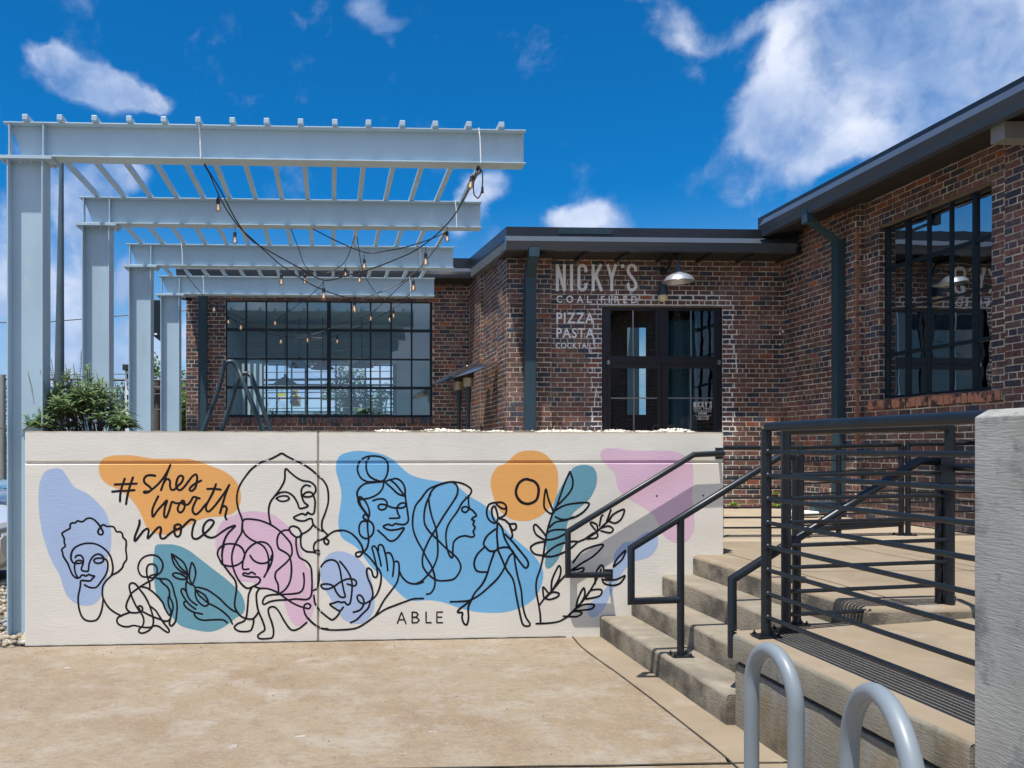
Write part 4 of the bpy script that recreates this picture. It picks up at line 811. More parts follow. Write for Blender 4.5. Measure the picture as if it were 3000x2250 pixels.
# ------------------------------------------------------------ entrance door
yd = YB+.07
def PD(px, py, d=0): return WY(px, py, yd-d)
dr = MB(); 
def fr(b, x0, x1, y0, y1, d0=-.05, d1=.03):
    p, q = PD(x0, y1), PD(x1, y0); b.box((p.x, yd-d1, p.z), (q.x, yd-d0, q.z))
fr(dr, 1764, 1777, 899, 1560); fr(dr, 2103, 2115, 899, 1560); fr(dr, 1777, 2103, 899, 909, -.05, .031)
fr(dr, 1777, 2103, 1045, 1063, -.05, .036); fr(dr, 1931, 1945, 909, 1045, -.05, .029)
for x0, x1 in ((1777, 1788), (1920, 1931), (1945, 1957), (2092, 2103)): fr(dr, x0, x1, 909, 1045, -.03, .015)
df = dr.build('door_frame', M['doorframe'], bd, bevel=.003, label='black double-door frame with a glazed transom')
for x0, x1 in ((1783, 1925), (1951, 2097)):
    b = MB(); p, q = PD(x0, 1047), PD(x1, 907); b.quad((p.x, yd, p.z), (q.x, yd, p.z), (q.x, yd, q.z), (p.x, yd, q.z)); b.build('transom_pane', M['glass_d'], df)
    b = MB(); m_ = (x0+x1)/2; fr(b, m_-1.6, m_+1.6, 909, 1045, -.01, .008); b.build('muntin', M['alu'], df)
for k, (x0, x1, g0, g1) in enumerate(((1778, 1937, 1789, 1924), (1939, 2102, 1957, 2089))):
    b = MB(); fr(b, x0, g0, 1064, 1560, -.02, .020); fr(b, g1, x1, 1064, 1560, -.02, .020); fr(b, g0, g1, 1064, 1079, -.02, .0205); fr(b, g0, g1, 1440, 1560, -.02, .0205)
    dl = b.build('door', M['doorframe'], bd, bevel=.003, label='left leaf of the entrance door' if k == 0 else 'right leaf of the entrance door with opening hours')
    b = MB(); p, q = PD(g0, 1441), PD(g1, 1079); b.quad((p.x, yd+.004, p.z), (q.x, yd+.004, p.z), (q.x, yd+.004, q.z), (p.x, yd+.004, q.z)); b.build('pane', M['glass_d'], dl)
    b = MB(); m_ = (g0+g1)/2; fr(b, m_-1.5, m_+1.5, 1079, 1440, -.012, .008); fr(b, g0, g1, 1165, 1168, -.012, .009); fr(b, g0, g1, 1330, 1333, -.012, .009); b.build('muntin', M['alu'], dl)
    b = MB(); hx = PD(1930 if k == 0 else 1948, 1260).x; sg = -1 if k == 0 else 1
    b.tube(cat_rom([(hx, yd-.02, PD(0,1258).z), (hx+sg*.02, yd-.07, PD(0,1247).z), (hx+sg*.10, yd-.08, PD(0,1246).z), (hx+sg*.13, yd-.07, PD(0,1258).z), (hx+sg*.13, yd-.02, PD(0,1262).z)], .02), .011, 8); b.build('door_handle', M['rail'], dl, smooth=True)
b = MB(); 
for px in (1779, 2102): p = PD(px, 1063); b.box((p.x-.018, yd-.06, p.z-.03), (p.x+.018, yd-.03, p.z+.035))
b.build('hinge_cover', M['alu'], df)
# ------------------------------------------------------------ interiors seen through the glass
b = MB()
b.box((BXP+.0, YB+.16, .70), (BXR+.3, YB+.20, .74))
def room(x0, x1, y0, y1, z0, z1, open_front=True):
    b.quad((x0,y1,z0),(x1,y1,z0),(x1,y1,z1),(x0,y1,z1)); b.quad((x0,y0,z0),(x0,y1,z0),(x0,y1,z1),(x0,y0,z1)); b.quad((x1,y0,z0),(x1,y1,z0),(x1,y1,z1),(x1,y0,z1)); b.quad((x0,y0,z0),(x1,y0,z0),(x1,y1,z0),(x0,y1,z0)); b.quad((x0,y0,z1),(x1,y0,z1),(x1,y1,z1),(x0,y1,z1))
room(BX0+.3, BXR-.0, YB+.2, 14.9, .74, 4.5) if False else None
xq0, xq1, xq2, xq3 = BX0+.3, WY(1838,1000,14.9).x, WY(1892,1000,14.9).x, BXR; zq0, zq1 = WY(1860,1215,14.9).z, WY(1860,960,14.9).z
for q in ((xq0,xq1,.74,4.5),(xq2,xq3,.74,4.5),(xq1,xq2,.74,zq0),(xq1,xq2,zq1,4.5)): b.quad((q[0],14.9,q[2]),(q[1],14.9,q[2]),(q[1],14.9,q[3]),(q[0],14.9,q[3]))
b.quad((xq0,YB+.2,.74),(xq0,14.9,.74),(xq0,14.9,4.5),(xq0,YB+.2,4.5)); b.quad((xq3,YB+.2,.74),(xq3,14.9,.74),(xq3,14.9,4.5),(xq3,YB+.2,4.5)); b.quad((xq0,YB+.2,.742),(xq3,YB+.2,.742),(xq3,14.9,.742),(xq0,14.9,.742)); b.quad((xq0,YB+.2,4.5),(xq3,YB+.2,4.5),(xq3,14.9,4.5),(xq0,14.9,4.5)); room(XG+.12, 11.5, 3.2, 14.0, .74, 4.8)
b.build('interior_wall', mat('dark_teal_interior', (.05,.075,.08), .8), bd)
# pale curtains behind the right door and transom
b = MB(); c0, c1 = PD(1988, 1050).x, PD(2088, 1050).x
n = 60
for i in range(n):
    f0, f1 = i/n, (i+1)/n; w0 = .05*math.sin(f0*26); w1 = .05*math.sin(f1*26)
    b.quad((c0+(c1-c0)*f0, YB+.55+w0, .8), (c0+(c1-c0)*f1, YB+.55+w1, .8), (c0+(c1-c0)*f1, YB+.55+w1, 3.7), (c0+(c1-c0)*f0, YB+.55+w0, 3.7))
b.build('curtain', mat('pale_blue_curtain', (.30,.48,.54), .8), bd, smooth=True)
# left wing room: pale walls, back window wall open to the street behind
b = MB(); RY = 22.5
rx0, rx1 = LX0+.3, BX0-.1+3.5
k0, k1 = WY(768, 1310, RY).x, WY(1156, 1310, RY).x; kz1, kz0 = WY(900, 1066, RY).z, WY(900, 1211, RY).z
b.quad((rx0,YLW+.3,.75),(rx1,YLW+.3,.75),(rx1,RY,.75),(rx0,RY,.75)); b.quad((rx0,YLW+.3,4.85),(rx1,YLW+.3,4.85),(rx1,15.7,4.85),(rx0,15.7,4.85)); b.quad((rx0,16.9,4.85),(rx1,16.9,4.85),(rx1,RY,4.85),(rx0,RY,4.85))  # ceiling strip left open above the window view, added to brighten the room
b.quad((rx0,YLW+.3,.75),(rx0,RY,.75),(rx0,RY,4.85),(rx0,YLW+.3,4.85)); b.quad((rx1,YLW+.3,.75),(rx1,RY,.75),(rx1,RY,4.85),(rx1,YLW+.3,4.85))
for q in ((rx0,k0,.75,4.85),(k1,rx1,.75,4.85),(k0,k1,kz1,4.85),(k0,k1,.75,kz0)): b.quad((q[0],RY,q[2]),(q[1],RY,q[2]),(q[1],RY,q[3]),(q[0],RY,q[3]))
b.build('interior_wall', M['interior'], bd)
b = MB(); nb = 9
for i in range(nb+1): x = k0+(k1-k0)*i/nb; t = .05 if i % 3 == 0 else .022; b.box((x-t, RY-.04, kz0), (x+t, RY+.02, kz1))
for z in (kz0+.04, kz0+.42, kz0+.80, kz1-.03): b.box((k0, RY-.035, z-.022), (k1, RY+.018, z+.022))
b.build('back_window_bars', M['steel_win'], bd)
b = MB()
for px in (700, 740): pass
for i in range(7): x = rx0+.35+i*.12; b.box((x, YLW+1.4, .8), (x+.05, YLW+1.44, 3.4))
b.build('blind', mat('pale_blind', (.62,.74,.78), .6), bd)
# pendant lamps inside
for px, py in ((878, 1075), (1060, 1075), (835, 1125), (945, 1080)):
    p = WY(px, py, 19.5); b = MB(); b.lathe(p, [(.02,.25),(.03,.18),(.10,.14),(.30,.0),(.29,-.01)], 16, closed=False); b.tube([p+Vector((0,0,.2)), Vector((p.x,p.y,4.84))], .008, 5)
    tag(b.build('pendant_lamp', M['dark_in'], None), 'dark pendant lamp inside the left wing, '+{878:'above the traffic signal',1060:'the rightmost of four, above the tall tree',835:'the lowest and leftmost of four',945:'just left of the thick middle mullion'}[px], 'lamp', 'pendant lamps behind the wide window')
# ------------------------------------------------------------ roofs, gutters
def gutter(b, p0, p1, n, zt_, zb_, dep=.14, lip=.44):
    """K-style gutter: vertical dark lower face, upper lip leaning back so it catches the sky"""
    p0, p1, n = Vector((*p0,0)), Vector((*p1,0)), Vector((*n,0)); h = zt_-zb_; up = lambda z: Vector((0,0,z))
    prof = [(0, zb_), (dep*.62, zb_), (dep*.78, zb_+h*(1-lip)*.55), (dep, zt_-h*lip), (dep*.45, zt_-.002), (0, zt_)]
    k = len(b.v)
    for p in (p0, p1):
        for d, z in prof: b.v.append(tuple(p+n*d+up(z)))
    m = len(prof)
    for i in range(m-1): b.face((k+i, k+i+1, k+m+i+1, k+m+i))
    b.face(tuple(k+i for i in range(m))); b.face(tuple(k+m+i for i in reversed(range(m))))
Ye = 11.52
gx0 = WY(1484, 700, Ye-.13).x
b = MB(); gutter(b, (gx0, Ye), (BXR-.15, Ye), (0,-1), WY(1800, 692, Ye-.1).z, WY(1800, 733, Ye-.1).z); b.build('gutter', M['gutter'], bd, label='long gutter above the entrance wall')
XE = 6.33
gy1 = WX(2224, 660, XE-.13).y
b = MB(); gutter(b, (XE, gy1), (XE, 1.5), (-1,0), 1.68+.529*6.2+.03, 1.68+.494*6.2); b.build('gutter', M['gutter'], bd, label='gutter rising to the top right along the right wing')
YLe = 14.62
b = MB(); lgx0 = WY(519, 790, YLe).x; lgx1 = WY(1377, 790, YLe).x; gutter(b, (lgx0, YLe), (lgx1, YLe), (0,-1), WY(1300, 784, YLe-.1).z, WY(1300, 812, YLe-.1).z); b.build('gutter', M['gutter'], bd, label='gutter of the left wing behind the pergola')
# roof slabs with raised metal edges
b = MB()
ez = WY(1800, 668, Ye).z; xl = WY(1483, 700, Ye).x; xk = 2.51
b.hexa([(xl, Ye-.01, ez-.17), (BXR+.2, Ye-.01, ez-.17), (BXR+.2, 20, ez+.3), (xl, 20, ez+.3), (xl, Ye-.01, ez), (BXR+.2, Ye-.01, ez), (BXR+.2, 20, ez+.8), (xl, 20, ez+.8)]) if False else None
zl_ = WY(1377, 757, YLe).z
b.poly([(xl, Ye-.012, ez-.16), (BXR-.1, Ye-.012, ez-.16), (BXR-.1, Ye-.012, ez), (xl, Ye-.012, ez)])
b.poly([(xl, Ye-.012, ez), (BXR+.6, Ye-.012, ez), (BXR+.6, YLe, zl_), (xl, YLe, zl_)])
b.poly([(xl, Ye-.012, ez), (xl, YLe, zl_), (xl, YLe, zl_-.19), (xl, Ye-.012, ez-.17)])
b.poly([(lgx0-.02, YLe-.012, zl_), (xl, YLe-.012, zl_), (xl, YLe-.012, zl_-.17), (lgx0-.02, YLe-.012, zl_-.17)])
zr_ = lambda y: zl_+.5*(y-YLe)/(24-YLe)
for ya_, yb_, xa_, xb_ in ((YLe-.012, 15.7, lgx0-.02, BXR+.6), (16.9, 24, lgx0-.02, BXR+.6), (15.7, 16.9, BX0+3.4, BXR+.6), (15.7, 16.9, lgx0-.02, LX0+.4)): b.poly([(xa_, ya_, zr_(ya_)), (xb_, ya_, zr_(ya_)), (xb_, yb_, zr_(yb_)), (xa_, yb_, zr_(yb_))])   # roof gap added out of view so daylight brightens the room below
b.poly([(lgx0-.02, YLe-.012, zl_), (lgx0-.02, YLe-.012, zl_-.3), (lgx0-.02, 24, zl_+.2), (lgx0-.02, 24, zl_+.5)])
b.build('roof', M['roofmetal'], bd, label='low black metal roof over the entrance and left wing')
b = MB(); b.poly([(xl+.006, Ye, ez-.17), (xl+.006, YLe, zl_-.19), (xl+.006, YLe, zl_-.36), (xl+.006, Ye, ez-.33)])
b.poly([(xl+.006, Ye, ez-.17), (xl+.006, Ye, ez-.33), (xl+.2, Ye, ez-.33), (xl+.2, Ye, ez-.17)])
b.poly([(xl+.006, Ye, ez-.33), (xl+.006, YLe, zl_-.36), (BX0+.1, YLe, zl_-.36), (BX0+.1, Ye, ez-.33)]); b.build('fascia', M['fascia'], bd)
zrt = 1.68+.5455*6.35-.075
b = MB(); b.poly([(XE-.012, gy1+.25, zrt-.28), (XE-.012, 1.5, zrt-.28), (XE-.012, 1.5, zrt), (XE-.012, gy1+.25, zrt)])
b.poly([(XE-.012, gy1+.25, zrt), (XE-.012, 1.5, zrt), (12, 1.5, zrt+.75), (12, gy1+.25, zrt+.75)])
b.poly([(XE-.012, gy1+.25, zrt), (12, gy1+.25, zrt+.75), (12, gy1+.25, zrt-.3), (XE-.012, gy1+.25, zrt-.28)]); b.build('roof', M['roofmetal'], bd, label='higher roof edge of the right wing')
# soffits with cross battens / rafter tails
b = MB(); sz = WY(1800, 735, Ye).z
b.box((gx0+.02, Ye-.0, sz-.01), (BXR+.3, YB+.1, sz+.03)); b.build('soffit', M['soffit'], bd)
b = MB()
for i in range(9): x = gx0+.55+i*.62; b.box((x, Ye+.02, sz-.05), (x+.05, YB-.005, sz-.011))
b.build('rafter_tail', M['soffit'], bd)
b = MB(); sr = 1.68+.494*6.2+.02; b.hexa([(XE,1.5,sr),(XR+.1,1.5,sr+.13),(XR+.1,gy1+.3,sr+.13),(XE,gy1+.3,sr),(XE,1.5,sr+.04),(XR+.1,1.5,sr+.17),(XR+.1,gy1+.3,sr+.17),(XE,gy1+.3,sr+.04)]); b.box((XE+.03, 1.5, sr+.05), (XE+.06, gy1+.25, zrt-.02)); b.build('soffit', M['soffit'], bd)
b = MB()
for px in (2960,): 
    yy = WX(px, 400, XE+.15).y; b.box((XE+.02, yy-.08, sr-.17), (XR, yy+.08, sr-.001))
b.build('eave_bracket', mat('grey_painted_timber', (.22,.215,.20), .7, var=.1), bd, bevel=.006)
b = MB(); b.box((lgx0, YLe, WY(1300, 812, YLe).z-.01), (BX0+.1, YLW+.1, WY(1300, 812, YLe).z+.03)); b.build('soffit', M['soffit'], bd)
# vent ridge with thin vertical fins on the entrance roof edge
b = MB(); va, vb = WY(1636, 670, Ye-.03).x, WY(1796, 670, Ye-.03).x; vz = WY(1700, 670, Ye-.03).z
for i in range(46): x = va+(vb-va)*i/46; b.box((x, Ye-.03, vz-.075), (x+.011, Ye-.014, vz+.004))
b.build('vent_fin', M['pipe'], bd, kind='stuff')
# downpipes
def dbox(b, p, q, w_, d_):
    """square pipe between two points"""
    p, q = Vector(p), Vector(q); t = (q-p).normalized(); sx_ = Vector((0,1,0)) if abs(t.y) < .5 else Vector((1,0,0)); a = t.cross(sx_).normalized(); c = t.cross(a).normalized()
    P8 = [p-a*w_-c*d_, p+a*w_-c*d_, p+a*w_+c*d_, p-a*w_+c*d_, q-a*w_-c*d_, q+a*w_-c*d_, q+a*w_+c*d_, q-a*w_+c*d_]; b.hexa(P8)
px0, px1 = WY(1537, 900, 11.87), WY(1566, 900, 11.87); hw = (px1.x-px0.x)/2; xc = (px0.x+px1.x)/2
o0 = WY(1563, 730, Ye-.06); o1 = WY(1563, 756, Ye-.02)
b = MB(); b.box((o0.x-hw, Ye-.12, o1.z), (o0.x+hw, Ye+.02, o0.z+.02)); b.hexa([(xc-hw, 11.80, WY(0,797,11.8).z), (xc+hw, 11.80, WY(0,797,11.8).z), (xc+hw, 11.94, WY(0,797,11.8).z), (xc-hw, 11.94, WY(0,797,11.8).z), (o0.x-hw+.004, Ye-.118, o1.z), (o0.x+hw-.004, Ye-.118, o1.z), (o0.x+hw-.004, Ye+.018, o1.z), (o0.x-hw+.004, Ye+.018, o1.z)])
b.box((xc-hw-.003, 11.795, .78), (xc+hw+.003, 11.943, WY(0,795,11.8).z)); b.build('downpipe', M['pipe'], bd, bevel=.006, label='blue-grey downpipe on the corner pier left of the painted sign')
pa = WX(2448, 700, XR-.12); b = MB(); hw = .055
q0 = WX(2366, 612, XE-.06); q1 = WX(2366, 655, XE-.06)
yy = pa.y; zt_ = WX(2448, 705, XR-.1).z
b.box((XE-.11, q0.y-hw, q1.z), (XE+.0, q0.y+hw, q0.z+.04)); b.hexa([(XR-.14, yy-hw, zt_-.03), (XR-.03, yy-hw, zt_-.03), (XR-.03, yy+hw, zt_-.03), (XR-.14, yy+hw, zt_-.03), (XE-.108, q0.y-hw, q1.z+.05), (XE-.002, q0.y-hw, q1.z+.05), (XE-.002, q0.y+hw, q1.z+.05), (XE-.108, q0.y+hw, q1.z+.05)])
b.box((XR-.143, yy-hw-.003, .95), (XR-.027, yy+hw+.003, zt_)); b.box((XR-.45, yy-hw, .80), (XR-.027, yy+hw, .95)); b.build('downpipe', M['pipe'], bd, bevel=.006, label='slate downpipe standing against the right wing')
b = MB(); b.box((XR-.75, yy-.12, .755), (XR-.42, yy+.12, .82)); tag(b.build('splash_block', M['letter'], None, bevel=.01), 'small white splash block on the paving below the right downpipe', 'drain block')
lp0, lp1 = WY(583, 1000, YLW-.06), WY(607, 1000, YLW-.06); b = MB(); b.box((lp0.x, YLW-.14, .78), (lp1.x, YLW-.02, 4.8)); b.build('downpipe', M['pipe'], bd, bevel=.006, label='slate downpipe at the left end of the left wing')
# ------------------------------------------------------------ painted lettering
ys = YB-.0045
def flat_strokes(lines, wd, y, name, m, label, parent, eps=.0006, closed=()):
    b = MB()
    for k, ln in enumerate(lines):
        pts = [Vector(WY(a, c, y)) for a, c in ln]
        for p, q in zip(pts, pts[1:]):
            t = (q-p).normalized(); nn = Vector((-t.z, 0, t.x))*wd/2; e = Vector((0, -eps*(k+1), 0)); b.quad(p-nn+e, q-nn+e, q+nn+e, p+nn+e)
        for p in pts[1:-1]: b.poly([p+Vector((wd/2*math.cos(j*math.pi/4), -eps*(k+1)-.0002, wd/2*math.sin(j*math.pi/4))) for j in range(8)])
    return b.build(name, m, parent, label=label)
def arc(cx, cy, rx, ry, a0, a1, n=8): return [(cx+rx*math.cos(R(a0+(a1-a0)*i/n)), cy-ry*math.sin(R(a0+(a1-a0)*i/n))) for i in range(n+1)]
def nickys(x, y, w_, h_, plane, wd, m, label, parent, name='painted_lettering', pitch=None):
    # letter boxes measured on the wall sign, unit width/height
    X = lambda a: x+a*w_; Y_ = lambda c: y+c*h_; k = wd
    def S(*p): return [(X(a), Y_(c)) for a, c in p]
    t = .052; L_ = []
    L_ += [S((.020,0),(.020,1)), S((.105,0),(.105,1)), S((.020,.06),(.105,.94))]
    L_ += [S((.193,0),(.193,1))]
    cx_, rx_ = .325, .043; L_ += [[(X(.368),Y_(.30)),(X(.368),Y_(.15)),(X(.350),Y_(.065)),(X(.325),Y_(.045)),(X(.300),Y_(.065)),(X(.283),Y_(.15)),(X(.283),Y_(.85)),(X(.300),Y_(.935)),(X(.325),Y_(.955)),(X(.350),Y_(.935)),(X(.368),Y_(.85)),(X(.368),Y_(.70))]]
    L_ += [S((.458,0),(.458,1)), S((.555,0),(.462,.56)), S((.488,.42),(.562,1))]
    L_ += [S((.632,0),(.683,.52)), S((.735,0),(.683,.52)), S((.683,.48),(.683,1))]
    L_ += [S((.812,0),(.820,.14))]
    L_ += [[(X(.975),Y_(.27)),(X(.975),Y_(.14)),(X(.955),Y_(.06)),(X(.930),Y_(.045)),(X(.903),Y_(.06)),(X(.885),Y_(.15)),(X(.885),Y_(.27)),(X(.905),Y_(.40)),(X(.955),Y_(.58)),(X(.978),Y_(.72)),(X(.978),Y_(.86)),(X(.955),Y_(.94)),(X(.930),Y_(.955)),(X(.900),Y_(.94)),(X(.885),Y_(.86)),(X(.885),Y_(.70))]]
    grp = [L_[0:3], L_[3:4], L_[4:5], L_[5:8], L_[8:11], L_[11:12], L_[12:13]]
    if name != 'painted_lettering': return flat_strokes(L_, wd, plane, name, m, label, parent)
    for g_, c_ in zip(grp, "NICKY'S"): flat_strokes(g_, wd, plane, 'painted_letter', m, 'large condensed white '+('apostrophe' if c_ == "'" else 'letter '+c_), parent)
sx0 = WY(1628, 800, ys).x
nickys(1628, 774, 240, 79, ys, 9.3*YB/F, M['letter'], "large condensed white letters reading NICKY'S", bd)
def text(s, x0, x1, y0, y1, y, m, parent, label, bold=0, name='painted_lettering', track=1.0):
    cu = bpy.data.curves.new('t', 'FONT'); cu.body = s; cu.size = 1; cu.offset = bold; cu.space_character = track; cu.resolution_u = 3
    o = bpy.data.objects.new('t', cu); C.objects.link(o); dg = bpy.context.evaluated_depsgraph_get(); me = bpy.data.meshes.new_from_object(o.evaluated_get(dg)); bpy.data.objects.remove(o)
    xs = [v.co.x for v in me.vertices]; yy_ = [v.co.y for v in me.vertices]; a, c = min(xs), max(xs); d, e = min(yy_), max(yy_)
    p, q = WY(x0, y1, y), WY(x1, y0, y)
    for v in me.vertices: v.co = (p.x+(v.co.x-a)/(c-a)*(q.x-p.x), y, p.z+(v.co.y-d)/(e-d)*(q.z-p.z))
    me.materials.clear(); me.materials.append(m)
    if name != 'painted_lettering': return put(name, me, parent, label=label)
    bm = bmesh.new(); bm.from_mesh(me); bmesh.ops.remove_doubles(bm, verts=bm.verts[:], dist=1e-5); bm.verts.ensure_lookup_table(); seen = set(); comps = []
    for v in bm.verts:
        if v.index in seen: continue
        st = [v]; seen.add(v.index); comp = set()
        while st:
            q = st.pop()
            for f in q.link_faces:
                comp.add(f.index)
                for w_ in f.verts:
                    if w_.index not in seen: seen.add(w_.index); st.append(w_)
        if comp: comps.append(comp)
    bm.faces.ensure_lookup_table(); comps.sort(key=lambda c: min(v.co.x for i in c for v in bm.faces[i].verts)); chars = s.replace(' ', '')
    for k, comp in enumerate(comps):
        mb_ = MB()
        for i in comp: mb_.poly([tuple(v.co) for v in bm.faces[i].verts])
        mb_.build('painted_letter', m, parent, label=(label.split(' reading')[0].replace('letters', 'letter').replace('word '+s, 'letter')+' '+chars[k] if len(comps) == len(chars) else None))
    bm.free()
text('COAL FIRED', 1630, 1867, 867, 887, ys, M['letter'], bd, 'widely spaced white letters reading COAL FIRED', .018, track=1.75)
text('PIZZA', 1630, 1741, 916, 947, ys, M['letter'], bd, 'bold white word PIZZA', .018, track=1.12)
text('PASTA', 1630, 1741, 961, 990, ys, M['letter'], bd, 'bold white word PASTA', .018, track=1.12)
text('COCKTAILS', 1628, 1746, 1004, 1021, ys, M['letter'], bd, 'smaller bold white word COCKTAILS', .015, track=1.12)
yk = yd-.002; dl = [o for o in bpy.data.objects if o.name.startswith('door') and o.get('label', '').startswith('right leaf')][0]
M['decal'] = mat('white_decal', (.8,.8,.8), .5)
nickys(2032, 1177, 53, 17, yk, 2.3*YB/F, M['decal'], "small white NICKY'S decal", dl, 'decal_lettering')
text('COAL FIRED', 2032, 2085, 1195, 1200, yk, M['decal'], dl, None, .02, 'decal_lettering', 1.3)
text('HOURS', 2046, 2071, 1208, 1214, yk, M['decal'], dl, None, .03, 'decal_lettering')
text('7 DAYS A WEEK', 2040, 2078, 1219, 1223.5, yk, M['decal'], dl, None, .02, 'decal_lettering')
text('OPEN AT 4:00', 2043, 2076, 1225.5, 1230, yk, M['decal'], dl, None, .02, 'decal_lettering')
b = MB()
for y in (1203, 1206, 1216): p, q = WY(2033, y, yk), WY(2084, y+.9, yk); b.quad((p.x,yk,q.z),(q.x,yk,q.z),(q.x,yk,p.z),(p.x,yk,p.z))
b.build('decal_lettering', M['decal'], dl)
# ------------------------------------------------------------ wall lamps
wlm = empty('barn_lamp', WY(1942, 796, YB), 'gooseneck barn lamp with galvanised shade above the entrance door', 'lamp')
yl = YB-.46
c0_ = WY(1942, 796, YB-.012)
b = MB(); b.lathe(c0_, [(.055,0),(.055,.02),(.035,.045)], 16, Vector((0,-1,0))); b.build('wall_plate', M['rail'], wlm, smooth=True)
top_ = WY(1977, 744, yl+.08); dn = WY(1987, 770, yl)
b = MB(); b.tube(cat_rom([c0_+Vector((0,-.02,0)), WY(1958, 785, YB-.12), WY(1966, 757, YB-.2), top_, WY(1984, 752, yl+.02), dn], .02), .016, 10); b.build('gooseneck_arm', M['rail'], wlm, smooth=True)
b = MB(); sh = dn-Vector((0,0,.0)); b.lathe(sh, [(.018,.03),(.020,-.045),(.034,-.055),(.037,-.10),(.042,-.14)], 20); b.build('lamp_holder', M['pipe'], wlm, smooth=True)
b = MB(); b.lathe(sh, [(.05,-.135),(.075,-.155),(.13,-.175),(.185,-.205),(.215,-.25),(.225,-.272),(.228,-.275),(.220,-.268),(.18,-.212),(.12,-.185),(.04,-.16)], 32, closed=False); b.build('lamp_shade', mat('galvanised_shade', (.42,.45,.49), .35, metal=.6, var=.1, vscale=12), wlm, smooth=True)
b = MB(); b.lathe(sh, [(.01,-.15),(.03,-.17),(.033,-.20),(.02,-.235),(.0,-.24)], 12); b.build('bulb', mat('lamp_bulb', (.9,.85,.7), .3, emit=((1,.8,.5), 1.5)), wlm, smooth=True)
sec = empty('security_light', WY(1942, 860, YB), 'small dark cone-shaped security light with cream lens just above the door', 'lamp')
c1_ = WY(1942, 829, YB-.08)
b = MB(); b.lathe(c1_, [(.035,.0),(.05,-.01),(.062,-.06),(.072,-.15),(.074,-.19)], 20); b.box((c1_.x-.03, c1_.y, c1_.z-.12), (c1_.x+.03, YB-.004, c1_.z-.04)); b.build('housing', M['pipe'], sec, smooth=True)
b = MB(); b.lathe(c1_, [(.073,-.188),(.07,-.24),(.045,-.275),(.01,-.285)], 20); b.build('lens', mat('cream_lens', (.70,.64,.42), .3), sec, smooth=True)
# ============================================================ HANDRAILS AND GUARD RAILS
def part_tube(name, pts, r, m, parent, n=12, **k):
    b = MB(); b.tube(pts, r, n); return b.build(name, m, parent, smooth=50, **k)
def base_plate(c, parent, s=.075, rz=0):
    b = MB(); c = Vector(c); b.box((c.x-s, c.y-s*.75, c.z+.0005), (c.x+s, c.y+s*.75, c.z+.010))
    for sx_ in (-1, 1):
        for sy in (-1, 1): b.lathe((c.x+sx_*s*.75, c.y+sy*s*.52, c.z+.010), [(.011,0),(.011,.010),(.005,.012),(.005,.022)], 6)
    b.build('base_plate', M['rail'], parent, smooth=30)
RP = .0255
# wall-mounted handrail, 9 cm off the painted wall
h1 = empty('wall_handrail', wp(onwall(1664, 1690)[0], 0, .09), 'black pipe handrail bracketed to the painted wall above the steps', 'handrail')
def pw(px, py, d=.09): s, z = onwall(px, py, d); return wp(s, z, d)
q = [pw(1787,1684), pw(1664,1685), pw(1664,1557), pw(2033,1332), pw(2120,1328)]
part_tube('pipe', q, RP, M['rail'], h1)
for px, py in ((1784,1684), (2107,1328)):
    c = pw(px, py, .045); b = MB(); e = pw(px, py, .004); s = .036
    b.hexa([e-WD*s-Vector((0,0,.05)), e+WD*s-Vector((0,0,.05)), e+WD*s-Vector((0,0,.05))-WN*.003, e-WD*s-Vector((0,0,.05))-WN*.003, e-WD*s+Vector((0,0,.05)), e+WD*s+Vector((0,0,.05)), e+WD*s+Vector((0,0,.05))-WN*.003, e-WD*s+Vector((0,0,.05))-WN*.003]); b.tube([pw(px,py,.0), pw(px,py,.08)], .012, 8); b.build('bracket', M['rail'], h1)
# free-standing stair handrail in the middle of the flight
H2Y = WZ(1990, 1922, T[1]).y
h2 = empty('stair_handrail', (WY(1993, 1925, H2Y).x, H2Y, T[1]), 'black pipe handrail with a rectangular return standing free on the first step', 'handrail')
p2 = lambda x, y: WY(x, y, H2Y)
part_tube('pipe', [p2(1990,1757), p2(1849,1762), p2(1849,1606), p2(2287,1336), p2(2331,1336)], RP, M['rail'], h2)
xs_ = p2(1994, 1900).x; part_tube('post', [(xs_, H2Y, T[1]), (xs_, H2Y, p2(1994, 1522).z)], RP, M['rail'], h2)
xs_ = p2(2331, 1700).x; part_tube('post', [(xs_, H2Y, zl(xs_, H2Y)), (xs_, H2Y, p2(2331, 1336).z)], RP, M['rail'], h2)
base_plate((p2(1994, 1900).x, H2Y, T[1]), h2); base_plate((xs_, H2Y, zl(xs_, H2Y)), h2)
# right-hand stair rail, fixed to the end of the low wall
H3Y = YC+.10
h3 = empty('stair_handrail', (WY(2145, 1924, H3Y).x, H3Y, .4), 'black pipe handrail crossing behind the guard rail, its foot beside the low wall end', 'handrail')
p3 = lambda x, y: WY(x, y, H3Y)
part_tube('pipe', [p3(2145,1926), p3(2145,1697), p3(2690,1352), p3(2753,1352)], .0265, M['rail'], h3)
for px, yt in ((2334, 1576), (2752, 1352)):
    x = p3(px, 1700).x; part_tube('post', [(x, H3Y, zs(x)), (x, H3Y, p3(px, yt).z)], .0245, M['rail'], h3); base_plate((x, H3Y, zs(x)), h3, .06)
